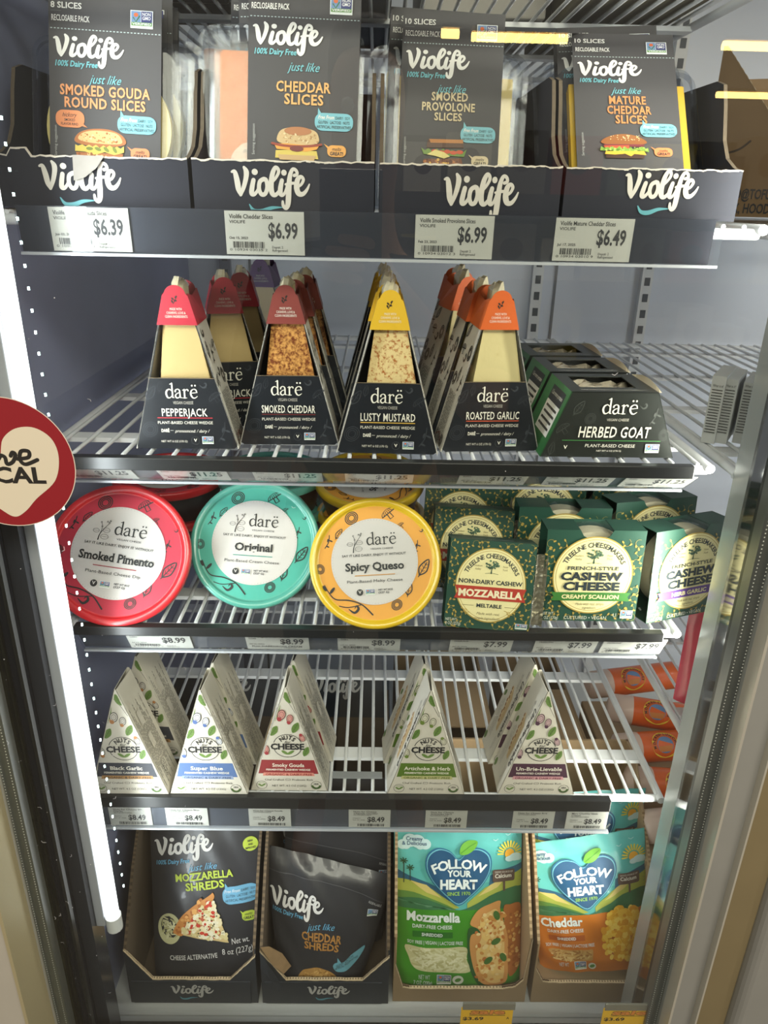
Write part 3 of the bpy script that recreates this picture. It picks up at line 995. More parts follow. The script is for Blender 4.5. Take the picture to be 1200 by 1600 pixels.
def slice_pack(label, lines, tcol, dish, melt, cheese, shift, loc, rot, count, block, hick=False, oy=280, dy=0):
    t = thing('cheese_slice_pack', label, 'cheese pack', loc, rot)
    a = Art(87.5, oy, .495e-3, .455e-3)
    a.rect(DARKCARD, 0, -56, 175, oy, 0)
    lens_logo(a, WHT, 7, 8, 117, 60)
    a.text(CYAN, '100% Dairy Free', 10, 59, 9, w=66, shear=.2, bold=.02)
    a.text(CYAN, 'just like', 62, 84, 14, w=51, shear=.45)
    for s_, x0, x1, y0, y1 in lines:
        a.tx(tcol, s_, x0, x1, y0, y1, bold=.026, space=1.08)
    for s_, y in ((count, -42), ):
        a.text(WHT, s_, 4, y + 10, 9, bold=.02)
    a.rect(P(120, 120, 120), 4, -28, 20, -27.4, 2)
    a.text(WHT, 'RECLOSABLE PACK', 5, -12, 9, w=59, bold=.02)
    nongmo(a, 127, -36, 162, -8)
    # perforation
    for k in range(32):
        a.rect(P(190, 205, 205), 3 + k * 5.4, -.9, 6 + k * 5.4, .5, 2)
    bubble(a, BLUEB, 107, 132 + dy, 168, 161 + dy, (112, 124 + dy))
    a.text(WHT, 'Free From', 112, 142 + dy, 6, w=26, shear=.4, bold=.02)
    a.text(INKD, 'DAIRY · SOY', 140, 142 + dy, 4.6, w=23)
    a.text(INKD, 'GLUTEN · LACTOSE · NUTS', 137.5, 149.5 + dy, 4.6, w=50, al='c', bold=.01)
    a.text(INKD, 'ARTIFICIAL PRESERVATIVES', 137.5, 157 + dy, 4.6, w=55, al='c', bold=.01)
    if hick:
        bubble(a, melt, 10, 129, 55, 157, (60, 156))
        a.text(INKD, 'hickory', 32, 140, 7, w=23, al='c', shear=.4)
        a.text(INKD, 'SMOKED', 32, 147, 4, w=17, al='c', bold=.01)
        a.text(INKD, 'FLAVOR RIND', 32, 153.5, 4, w=27, al='c', bold=.01)
    bubble(a, melt, 128, 184 + dy, 158, 203 + dy, (122, 182 + dy))
    a.text(INKD, 'melts', 143, 193 + dy, 5.5, w=15, al='c', shear=.4)
    a.text(INKD, 'GREAT!', 143, 200.5 + dy, 5.5, w=21, al='c', bold=.025)
    sandwich(a, dish, 40, 157 + dy, 118, 204 + dy)
    a.text(P(180, 180, 176), 'Serving suggestion', 12, 205 + dy, 4.2, w=50, rot=-90)
    m = MB()
    H = oy * .455e-3 + .001
    m.box(-.0433, .0433, 0, .0006, 0, H + .0245, DARKCARD)
    m.box(-.0433, .0433, 0, .017, 0, .0006, DARKCARD)
    m.box(-.0433, .0433, .0164, .017, 0, H + .0245, DARKCARD)
    m.art(a, flat(0, 0, 0))
    m.build('card_sleeve', t)
    # clear tray with a flange and a raised rim
    x0, x1 = -.0643 + shift, .0643 + shift
    m = MB()

    def rim(u, inset, z0):
        r = .014 - inset * .3
        pts = []
        X0, X1, Zb, Zt = x0 + inset, x1 - inset, z0 + inset, H - inset
        for cx, cz, s0 in ((X1 - r, Zt - r, 0), (X0 + r, Zt - r, 90), (X0 + r, Zb + r, 180), (X1 - r, Zb + r, 270)):
            for k in range(6):
                q = R(s0 + k * 18)
                pts.append((cx + r * math.cos(q), u, cz + r * math.sin(q)))
        return pts
    loops = [rim(.0155, 0, .0), rim(.0145, .0, .0), rim(.0140, .005, .0), rim(.0035, .008, .0), rim(.0022, .012, .0)]
    n = len(loops[0])
    v = [p for lp in loops for p in lp]
    f = [(j * n + k, j * n + (k + 1) % n, (j + 1) * n + (k + 1) % n, (j + 1) * n + k) for j in range(len(loops) - 1) for k in range(n)]
    f.append(tuple(range((len(loops) - 1) * n, len(loops) * n)))
    f.append(tuple(range(n)))
    m.add(v, f, FILM, False)
    m.build('plastic_tray', t)
    m = MB()
    if block == 'round':
        m.tube([(shift, .0045, .058), (shift, .0125, .058)], .049, cheese, 48)
    else:
        zt = H - .026
        bx0, bx1 = x0 + .016, x1 - .015
        for k in range(10):
            y = .0045 + k * .00085
            m.box(bx0 + (k % 3) * .0006, bx1 - (k % 2) * .0007, y, y + .0007, .012, zt + (k % 3) * .0012, cheese)
        if block == 'sticker':
            b = Art(0, 0, 1)
            b.ell(P(226, 190, 160), bx0 + .026, -.032, .018, l=1)
            b.text(INKD, 'plant-', bx0 + .018, -.042, .0035, l=2, shear=.4)
            b.text(INKD, 'based', bx0 + .021, -.034, .0035, l=2, shear=.4)
            m.art(b, flat(0, .0044, 0))
    m.build('cheese_slices', t)
    return t


OR1, OR2, BE1, OR3 = P(232, 158, 104), P(226, 172, 104), P(206, 188, 150), P(206, 138, 84)
DK = 1.4885


def carton(label, x0, x1, logo, seed, notch=None, dx=0, cut=0.0):
    """dark shelf carton, front torn low, sides rising to the back"""
    t = thing('display_carton', label, 'carton', ((x0 + x1) / 2, .632, DK - .0005))
    W = (x1 - x0) / 2 - .0008
    OUT = M('carton_charcoal', (44, 45, 53), 0.75, spec=.2, noise=.08, nscale=30)
    rr = random.Random(seed)
    m = MB()
    hgt = .0365
    top = []
    n = 40
    for k in range(n + 1):
        u = -W + 2 * W * k / n
        z = hgt + rr.uniform(-.0005, .0007)
        e = abs(u) / W
        if notch and notch[0] < k / n < notch[1]:
            z += notch[2]
        top.append((u, z))
    m.prism([(W, 0), (-W, 0)][::-1] + top[::-1], 'y', 0, .0026, OUT)
    a = Art(0, 0, 1, 1)
    lx0, lx1, z1, z0 = logo
    lens_logo(a, P(206, 200, 190), lx0, -z1, lx1, -z0)
    swoosh(a, P(92, 160, 170), lx0 + .22 * (lx1 - lx0), -z0 - .0015 + .0, lx0 + .66 * (lx1 - lx0))
    m.art(a, flat(0, 0, 0), step=.00008)
    m.build('front_panel', t)
    # torn lip along the cut
    m = MB()
    for i in range(n):
        (u0, za), (u1, zb) = top[i], top[i + 1]
        th = rr.uniform(.0004, .0011)
        m.add([(u0, -.0003, za - th), (u1, -.0003, zb - th), (u1, -.0003, zb + .0004), (u0, -.0003, za + .0004), (u0, .0029, za + .0004), (u1, .0029, zb + .0004)], [(0, 1, 2, 3), (3, 2, 5, 4)], TORN)
    m.build('torn_edge', t)
    m = MB()
    side = [(0.0027, 0), (0.0027, hgt), (.014, hgt + .003), (.03, hgt + .010), (.042, hgt + .024), (.052, hgt + .05), (.06, hgt + .066), (.075, hgt + .07), (.26, hgt + .07), (.26, 0)]
    for x in (-W, W - .0026):
        m.prism([(y, z) for y, z in side], 'x', x, x + .0026, OUT)
        for (ya, za), (yb, zb) in zip(side[1:7], side[2:8]):
            m.add([(x - .0002, ya - .0006, za), (x + .0028, ya - .0006, za), (x + .0028, yb - .0006, zb), (x - .0002, yb - .0006, zb)], [(0, 1, 2, 3)], M('worn_edge', (92, 80, 64), .85, noise=.3, nscale=200))
    m.box(-W, W, .2574, .26, 0, hgt + .075, OUT)
    m.box(-W, W, .0027, .26, 0, .0022, KRAFT)
    m.build('carton_body', t)
    return t


c1 = carton('dark carton of smoked gouda slices, its front ripped with a folded paper flap', -.2955, -.1455, (-.040, .0225, .0335, .0035), 1, (.08, .2, .005))
fl = MB()
fl.add([(-.0125, -.0012, .0375), (.0115, -.0012, .037), (.006, -.004, .029), (-.004, -.0035, .022), (-.013, -.0035, .0195)], [(0, 1, 2, 3, 4)], M('torn_flap', (150, 144, 138), .85, noise=.15, nscale=120))
fl.build('torn_flap', c1)
c2 = carton('dark carton of plain cheddar slices next to the ripped carton', -.1440, -.0020, (-.0405, .0205, .0325, .0015), 2)
c3 = carton('dark carton of smoked provolone slices, a price tag over its brand word', 0.0005, .1435, (-.021, .038, .031, -.003), 3)
c4 = carton('dark carton of mature cheddar slices next to the kraft box', .1447, .2835, (-.0225, .036, .036, .0065), 4)

cheese1 = M('pale_cheese', (226, 204, 128), .45)
cheese2 = M('orange_cheese', (200, 108, 30), .45, noise=.05, nscale=60)
cheese3 = M('light_yellow_cheese', (224, 196, 112), .45)
cheese4 = M('yellow_cheese', (228, 184, 60), .45)


def spx(px, py, Y, Z=None):
    return at(px, py, Y)


PK = DK + .0022
p1 = slice_pack('front pack of smoked gouda round slices in the ripped carton', [('SMOKED GOUDA', 17, 158, 88, 104), ('ROUND SLICES', 24, 151, 108, 124)], OR1, 'toastie', P(224, 140, 92), cheese1, 0.0015, (-.2175, .647, PK), (-14, 2.2, 0), '8 SLICES', 'round', True)
p2 = slice_pack('front pack of cheddar slices with a muffin printed on it', [('CHEDDAR', 45, 131, 101, 117), ('SLICES', 58, 120, 121, 137)], OR2, 'muffin', P(228, 164, 84), cheese2, -.0175, (-.0615, .647, PK), (-14, 1.2, 0), '10 SLICES', 'sticker', oy=308, dy=17)
p3 = slice_pack('front pack of smoked provolone slices with a club sandwich printed on it', [('SMOKED', 54, 117, 84, 98), ('PROVOLONE', 38, 130, 102, 116), ('SLICES', 60, 108, 120, 133)], BE1, 'club', P(214, 196, 160), cheese3, .004, (.0600, .705, PK), (-14, 1.0, 0), '10 SLICES', 'slab', oy=295, dy=10)
p4 = slice_pack('front pack of mature cheddar slices with a burger printed on it', [('MATURE', 58, 120, 90, 107), ('CHEDDAR', 54, 128, 112, 129), ('SLICES', 67, 120, 133, 150)], OR3, 'burger', P(222, 132, 84), cheese4, .0015, (.2050, .640, PK), (-38, 0, -2), '10 SLICES', 'slab', oy=345, dy=18)
for root, nm, k, offs in ((p1, 'smoked gouda', 2, ((.004, 0), (-.001, -2))), (p2, 'plain cheddar', 2, ((-.008, -2), (-.024, 1.5))), (p3, 'smoked provolone', 2, ((-.012, 1), (.002, 0))), (p4, 'mature cheddar', 2, ((-.008, -2), (.012, 0)))):
    for i in range(k):
        dx, dr = offs[i]
        e = root.rotation_euler
        dup(root, ('second pack of %s slices, just behind the front one' if i == 0 else 'last pack of %s slices, at the back of its carton') % nm,
            (root.location.x + dx, root.location.y + .026 * (i + 1), root.location.z + .003 + .004 * i), (math.degrees(e.x) + 3 - i * 3, math.degrees(e.y) + dr, dr * 2))

# kraft box of the neighbouring bay
KB = M('kraft_box_shaded', (132, 106, 74), .8, noise=.07, nscale=30)  # front darker than the box body: its shade is put into the colour
kb = thing('cardboard_box', 'brown kraft box with black print and a slanted cut front in the next bay', 'box', (.3580, .900, 1.4885), (0, 0, -22))
m = MB()
HB = .164
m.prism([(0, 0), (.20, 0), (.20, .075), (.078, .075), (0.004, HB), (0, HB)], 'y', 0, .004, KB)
a = Art(0, 0, 1)
a.text(INKD, 'INFO@TOFURKY.COM', -.002 + .026, -.0185, .0095, w=.085, bold=.02)
a.text(INKD, 'PO BOX, HOOD RIVER, OR', -.001 + .012, -.0040, .0095, w=.105, bold=.02)
a.line(P(60, 46, 36), [(.010, -.092), (.010, -.072), (.018, -.064), (.032, -.067), (.042, -.075)], .0022, sm=5)
m.art(a, flat(0, 0, 0))
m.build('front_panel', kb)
m = MB()
m.box(0, .004, .004, .25, 0, HB, KRAFT); m.box(.196, .2, .004, .25, 0, HB, KRAFT); m.box(0, .2, .246, .25, 0, HB, KRAFT); m.box(.004, .196, .004, .25, 0, .004, KRAFT)
m.build('box_body', kb)
m = MB()
for k in range(30):
    t0, t1 = k / 30, (k + 1) / 30
    xa, za = .004 + .074 * t0, HB - (HB - .075) * t0
    xb, zb = .004 + .074 * t1, HB - (HB - .075) * t1
    m.add([(xa, -.0003, za - .001), (xb, -.0003, zb - .001), (xb, .0043, zb + .0006 + .0008 * (k % 2)), (xa, .0043, za + .0006 + .0008 * (k % 2))], [(0, 1, 2, 3)], KRAFTEDGE)
m.build('cut_edge', kb)
# what stands on the shelf above, seen through its wires
for i, (x, y, w_, d_, h_, mat, lab) in enumerate((
        (-.19, .72, .10, .2, .10, M('dark_brown_card', (74, 62, 54), .7), 'dark brown carton on the shelf above the gouda packs'),
        (-.05, .73, .12, .3, .12, M('slate_card', (58, 64, 74), .6), 'slate carton on the top wire shelf, above the cheddar packs'),
        (.10, .85, .12, .25, .12, M('grey_card', (150, 146, 140), .7), 'pale grey carton on the top wire shelf'),
        (.23, .75, .11, .3, .1, M('olive_card', (96, 90, 70), .7), 'olive brown carton on the top wire shelf, above the mature cheddar'))):
    m = MB(); m.box(-w_ / 2, w_ / 2, 0, d_, 0, h_, mat)
    m.box(-w_ / 2, w_ / 2, d_ * .49, d_ * .51, -.0002, h_ + .0004, TORN)
    o = m.build('carton', bevel=.002)
    o.location = (x, y, Z0 + .0005)
    tag(o, lab, 'carton', 'cartons on the top wire shelf')

# ================================================================== row two: tall wedge boxes
CREAM = P(232, 228, 214)
WEDGE_DARK = M('wedge_label_black', (34, 37, 42), 0.32, noise=.12, nscale=60)
WSIDE = M('wedge_white_side', (214, 210, 200), 0.5)
INNER = M('wedge_inside_black', (26, 25, 24), 0.6)
WRAP = clear('wedge_wrapper', (235, 230, 220), refl=1.8, haze=.25, rough=.12)


def cheese_mat(name, base, spots=None, scale=90, lo=.45, hi=.6):
    if name in _mats:
        return _mats[name]
    m = M(name, base, .38, bump=.25, nscale=70)
    nt = m.node_tree
    b = nt.nodes['Principled BSDF']
    tc = nt.nodes.new('ShaderNodeTexCoord')
    n = nt.nodes.new('ShaderNodeTexNoise')
    n.inputs['Scale'].default_value = scale
    n.inputs['Detail'].default_value = 6
    n.inputs['Roughness'].default_value = .7
    cr = nt.nodes.new('ShaderNodeValToRGB')
    cr.color_ramp.elements[0].position = lo
    cr.color_ramp.elements[1].position = hi
    cr.color_ramp.elements[0].color = lin(base) + (1,)
    cr.color_ramp.elements[1].color = lin(spots) + (1,)
    nt.links.new(tc.outputs['Object'], n.inputs['Vector'])
    nt.links.new(n.outputs['Fac'], cr.inputs['Fac'])
    nt.links.new(cr.outputs['Color'], b.inputs['Base Color'])
    return m


def sketch(a, mat, cx, cy, s_, seed, l=3, wd=.04):
    """a small line drawing of a leaf, nut or mushroom"""
    r = random.Random(seed)
    k = seed % 5
    a.turn(r.uniform(-50, 50), cx, cy)
    if k == 0:      # leaf
        a.line(mat, [(cx, cy + s_), (cx - s_ * .45, cy + s_ * .2), (cx, cy - s_), (cx + s_ * .45, cy + s_ * .2), (cx, cy + s_)], s_ * wd * 2.2, l=l, sm=4)
        a.line(mat, [(cx, cy + s_ * 1.2), (cx, cy - s_ * .6)], s_ * wd * 1.5, l=l)
        for t in (-.3, .1, .5):
            a.line(mat, [(cx - s_ * .25, cy + s_ * (t - .2)), (cx, cy + s_ * t), (cx + s_ * .25, cy + s_ * (t - .2))], s_ * wd, l=l)
    elif k == 1:    # mushroom
        a.ring(mat, cx, cy, s_ * .85, s_ * .95, l, 16, .6, 180, 360)
        a.line(mat, [(cx - s_ * .9, cy), (cx + s_ * .9, cy)], s_ * wd * 2, l=l)
        for t in range(5):
            a.line(mat, [(cx - s_ * .6 + t * s_ * .3, cy - s_ * .05), (cx - s_ * .4 + t * s_ * .2, cy - s_ * .4)], s_ * wd * 1.3, l=l)
        a.line(mat, [(cx - s_ * .2, cy), (cx - s_ * .25, cy + s_ * .7), (cx + s_ * .25, cy + s_ * .7), (cx + s_ * .2, cy)], s_ * wd * 2, l=l)
    elif k == 2:    # nut
        for q in (1, .72, .46):
            a.ring(mat, cx, cy, s_ * .7 * q, s_ * (.7 * q + wd * 1.8), l, 16, 1.15)
    elif k == 3:    # twig
        a.line(mat, [(cx - s_, cy + s_ * .6), (cx, cy), (cx + s_ * .6, cy - s_ * .9)], s_ * wd * 2.2, l=l, sm=4)
        for t, q in ((-.5, 1), (0, -1), (.4, 1)):
            a.ell(mat, cx + t * s_, cy - t * s_ * .6 + q * s_ * .28, s_ * .3, s_ * .12, l, 10, q * 50)
    else:           # cashew
        a.line(mat, [(cx - s_ * .6, cy - s_ * .3), (cx - s_ * .2, cy + s_ * .45), (cx + s_ * .5, cy + s_ * .3), (cx + s_ * .5, cy - s_ * .2), (cx + s_ * .1, cy)], [s_ * .1, s_ * .3, s_ * .34, s_ * .2, s_ * .06], l=l, sm=4)
    a.turn()


def textlines(a, mat, x0, x1, y0, y1, n, seed, l=3, hgt=.45):
    """blocks of fine print too small to read: rows of word-length dashes"""
    r = random.Random(seed)
    for i in range(n):
        y = y0 + (y1 - y0) * (i + .3) / n
        h = (y1 - y0) / n * hgt
        x = x0
        while x < x1:
            q = (x1 - x0) * r.uniform(.03, .1)
            a.rect(mat, x, y, min(x + q, x1), y + h, l)
            x += q + (x1 - x0) * .018


WB, WH_, WD = .0455, .1700, .043      # half base, virtual apex height, depth


def wx(z):
    return WB * (1 - z / WH_)


def wedge_box(label, title, tcol, capmat, cheese, loc, yaw, ink):
    t = thing('wedge_box', label, 'cheese box', loc, (0, 0, yaw), 'tall wedge boxes of plant-based cheese')
    z1, z2, z3 = .064, .109, .139
    m = MB()
    # front label with rounded feet
    r = .0045
    pts = [(-wx(r) + .0, r), (-WB + .0012, .0022), (-WB + r * .9, 0), (WB - r * .9, 0), (WB - .0012, .0022), (wx(r), r), (wx(z1), z1), (-wx(z1), z1)]
    m.prism(pts, 'y', 0, .0007, WEDGE_DARK)
    a = Art(412, 1565, .1203e-3, .122e-3)
    for i, (cx, cy, q) in enumerate(((180, 1150, 60), (640, 1180, 55), (150, 1420, 70), (690, 1440, 70), (560, 1090, 40), (250, 1100, 40))):
        sketch(a, P(52, 56, 62), cx, cy, q, i, 1)
    a.rect(P(150, 130, 100), 170, 1041, 655, 1043.5, 1)
    serif_logo(a, CREAM, 285, 1186, 66, w=236)
    a.tx(P(180, 176, 166), 'VEGAN CHEESE', 335, 480, 1208, 1230)
    tw = min(400, 33 * len(title))
    a.tx(CREAM, title, 412 - tw / 2, 412 + tw / 2, 1263, 1318, bold=.012, space=1.08)
    a.rect(tcol, 212, 1328, 612, 1334, 3)
    a.tx(CREAM, 'PLANT-BASED CHEESE WEDGE', 212, 612, 1356, 1377)
    a.tx(CREAM, 'DARË', 232, 290, 1415, 1438, bold=.03)
    a.rect(CREAM, 297, 1425, 320, 1427, 3)
    a.tx(CREAM, 'pronounced: / dairy /', 330, 585, 1418, 1440, shear=.35)
    a.tx(CREAM, 'NET WT 6 OZ (170 G)', 225, 415, 1500, 1516)
    a.ring(P(90, 92, 96), 475, 1502, 28, 30, 3, 24)
    vegan_mark(a, 475, 1502, 24, None, CREAM)
    nongmo(a, 525, 1470, 608, 1527)
    m.art(a, flat(0, 0, 0), step=.00006)
    # open window frame above the label
    for s_ in (-1, 1):
        m.prism([(s_ * wx(z1), z1), (s_ * (wx(z1) - .0018), z1), (s_ * (wx(z2) - .0015), z2), (s_ * wx(z2), z2)], 'y', 0, .0007, INNER)
    m.build('front_label', t)
    # sides, bottom and back
    m = MB()
    L = math.hypot(WB - wx(z2), z2)
    for s_ in (-1, 1):
        o = Vector((s_ * WB, 0 if s_ > 0 else WD, 0))
        u = Vector((0, 1, 0)) if s_ > 0 else Vector((0, -1, 0))
        v = Vector((s_ * (wx(z2) - WB), 0, z2)).normalized()
        n = u.cross(v).normalized()
        c = [o, o + u * WD, o + u * WD + v * L, o + v * L]
        m.add(c + [p - n * .0008 for p in c], [(0, 1, 2, 3), (7, 6, 5, 4), (0, 3, 7, 4), (1, 5, 6, 2), (0, 4, 5, 1), (3, 2, 6, 7)], WSIDE)
        b = Art(0, 0, 1)
        for i in range(7):
            sketch(b, ink, .008 + (i % 3) * .013, -.062 - (i // 3) * .022 - (i % 2) * .006, .0075, i * 3 + (1 if s_ > 0 else 2), 2, .07)
        b.turn(-90, .02, -.03)
        textlines(b, ink, -.008, .042, -.044, -.016, 9, 7 + s_, 2, .35)
        b.turn()
        b.line(P(160, 40, 40), [(.006, -.006), (.02, -.012), (.03, -.004)], .0008, sm=4)
        for i in range(3):
            sketch(b, ink, .008 + i * .013, -.008, .006, i + 5, 2, .07)
        m.art(b, lambda x, y, d, o=o, u=u, v=v, n=n: o + u * x + v * y + n * d, step=.00008)
    m.prism([(-WB + .001, 0), (WB - .001, 0), (wx(z2) - .001, z2), (-wx(z2) + .001, z2)], 'y', WD - .0007, WD, INNER)
    m.box(-WB + .004, WB - .004, .0008, WD, .0, .0008, INNER)
    m.build('carton_side', t)
    # wedge of cheese seen in the window
    m = MB()
    zb = .012
    lean = .006
    pts = [(-.0245, zb), (.0335, zb), (.0125, z2 + .005), (-.0110, z2 + .005)]
    m.prism(pts, 'y', .004, WD - .004, cheese)
    m.build('cheese_wedge', t, bevel=.0012)
    # coloured cap wrapped round the top
    m = MB()
    e = .0007
    wa, wb = wx(z2) + e, wx(z3) + e
    top = [(wb * math.cos(R(q)), z3 - .006 + .0085 * math.sin(R(q))) for q in range(8, 181 - 8, 12)]
    fr = [(-wa, z2), (wa, z2), (wx(z3 - .006) + e, z3 - .006)] + top + [(-wx(z3 - .006) - e, z3 - .006)]
    m.prism(fr, 'y', -e, 0, capmat)
    m.prism(fr, 'y', WD, WD + e, capmat)
    for s_ in (-1, 1):
        zt = z3 - .004
        p = [(s_ * wa, -e, z2), (s_ * wa, WD + e, z2), (s_ * (wx(zt) + e), WD + e, zt), (s_ * (wx(zt) + e), WD * .5, zt - .004), (s_ * (wx(zt) + e), -e, zt)]
        q = [(x - s_ * .0006, y, z) for x, y, z in p]
        m.add(p + q, [(0, 1, 2, 3, 4), (9, 8, 7, 6, 5)], capmat)
    b = Art(400, 640, .1203e-3, .122e-3)
    for i, x in enumerate((('MADE WITH', 82), ('CASHEWS, LOVE &', 130), ('CLEAN INGREDIENTS', 155))):
        b.tx(CREAM, x[0], 400 - x[1] / 2, 400 + x[1] / 2, 524 + i * 25, 540 + i * 25)
    IK = P(40, 36, 30)
    b.line(IK, [(385, 497), (398, 478), (410, 455)], 5, sm=3)
    for dx, dy, an in ((-14, -18, 40), (10, -30, -50), (4, -6, 10), (-18, 0, 70)):
        b.ell(IK, 398 + dx, 482 + dy, 11, 6, 3, 10, an)
    m.art(b, flat(0, -e, z2), step=.00006)
    m.build('cap', t)
    # wrapper sticking out of the cap
    m = MB()
    rr = random.Random(label)
    n = 10
    w0 = wx(z3) - .0005
    ring0 = [(w0 * math.cos(2 * PI * k / n), WD / 2 + WD * .42 * math.sin(2 * PI * k / n), z2 + .012) for k in range(n)]
    ring1 = [(x * rr.uniform(.7, 1), WD / 2 + (y - WD / 2) * rr.uniform(.7, 1), z3 + rr.uniform(-.002, .004)) for x, y, z in ring0]
    ring2 = [(x * .35 + rr.uniform(-.002, .002), WD / 2 + (y - WD / 2) * .6, z3 + rr.uniform(.004, .009)) for x, y, z in ring0]
    f = []
    for j in range(2):
        f += [(j * n + k, j * n + (k + 1) % n, (j + 1) * n + (k + 1) % n, (j + 1) * n + k) for k in range(n)]
    f.append(tuple(range(2 * n, 3 * n)))
    m.add(ring0 + ring1 + ring2, f, M('wrapped_tip', (206, 196, 164), .2, noise=.2, nscale=80, coat=.6))
    m.build('wrapper', t)
    return t


SK = P(44, 42, 40)
W2 = Z2 + .0004
CAPR = M('cap_crimson', (176, 42, 58), .45)
CAPB = M('cap_brick', (132, 62, 56), .45)
CAPY = M('cap_yellow', (226, 182, 46), .45)
CAPO = M('cap_orange', (210, 98, 42), .45)
CAPV = M('cap_purple', (84, 42, 96), .45)
pj = cheese_mat('pepper_cheese', (190, 166, 114), (150, 130, 88), 60, .66, .7)
sc = cheese_mat('smoked_rind', (206, 152, 84), (112, 56, 26), 260, .42, .58)
lm = cheese_mat('mustard_rind', (232, 208, 150), (172, 98, 40), 300, .5, .62)
rg = cheese_mat('garlic_cheese', (214, 200, 148), (184, 164, 110), 40, .6, .75)
b1 = wedge_box('front pepperjack wedge box with crimson cap', 'PEPPERJACK', P(190, 50, 60), CAPR, pj, (-.1670, .641, W2), 2, SK)
dup(b1, 'second pepperjack wedge box with crimson cap, peeping out behind the front one', (-.1400, .712, W2), (0, 0, 14))
dup(b1, 'pepperjack wedge box at the back, only its crimson rim in view', (-.1330, .762, W2), (0, 0, 8))
b2 = wedge_box('front smoked cheddar wedge box with brick red cap', 'SMOKED CHEDDAR', P(110, 40, 40), CAPB, sc, (-.0775, .658, W2), 2, SK)
dup(b2, 'second smoked cheddar wedge box, right behind the front brick-capped one', (-.0735, .704, W2), (0, 0, 3))
dup(b2, 'last smoked cheddar wedge box of its file, third in depth', (-.0690, .752, W2), (0, 0, 4))
b3 = wedge_box('front lusty mustard wedge box with yellow cap', 'LUSTY MUSTARD', P(226, 182, 80), CAPY, lm, (.0120, .636, W2), -1, SK)
for i, l_ in enumerate(('second lusty mustard wedge box, directly behind the front yellow-capped one', 'third lusty mustard wedge box in the yellow-capped file', 'fourth lusty mustard wedge box, nearly hidden by the yellow caps ahead', 'last lusty mustard wedge box, near the back wall')):
    dup(b3, l_, (.0120 + (-.002, .0, -.003, -.004)[i], .636 + .047 * (i + 1), W2), (0, 0, (-1, 0, -2, -1)[i]))
b4 = wedge_box('front roasted garlic wedge box with orange cap', 'ROASTED GARLIC', P(214, 92, 60), CAPO, rg, (.1060, .648, W2), 5, SK)
dup(b4, 'second roasted garlic wedge box, close behind the front orange-capped one', (.0985, .693, W2), (0, 0, 5))
dup(b4, 'third roasted garlic wedge box, turned and set further back', (.0910, .764, W2), (0, 0, 12))
dup(b4, 'last roasted garlic wedge box, its orange cap against the back wall', (.0930, .822, W2), (0, 0, 10))
b5 = wedge_box('wedge box with purple cap far back between pepperjack and smoked cheddar', 'FIG BRIE', P(120, 70, 130), CAPV, pj, (-.1390, .935, W2), -4, SK)


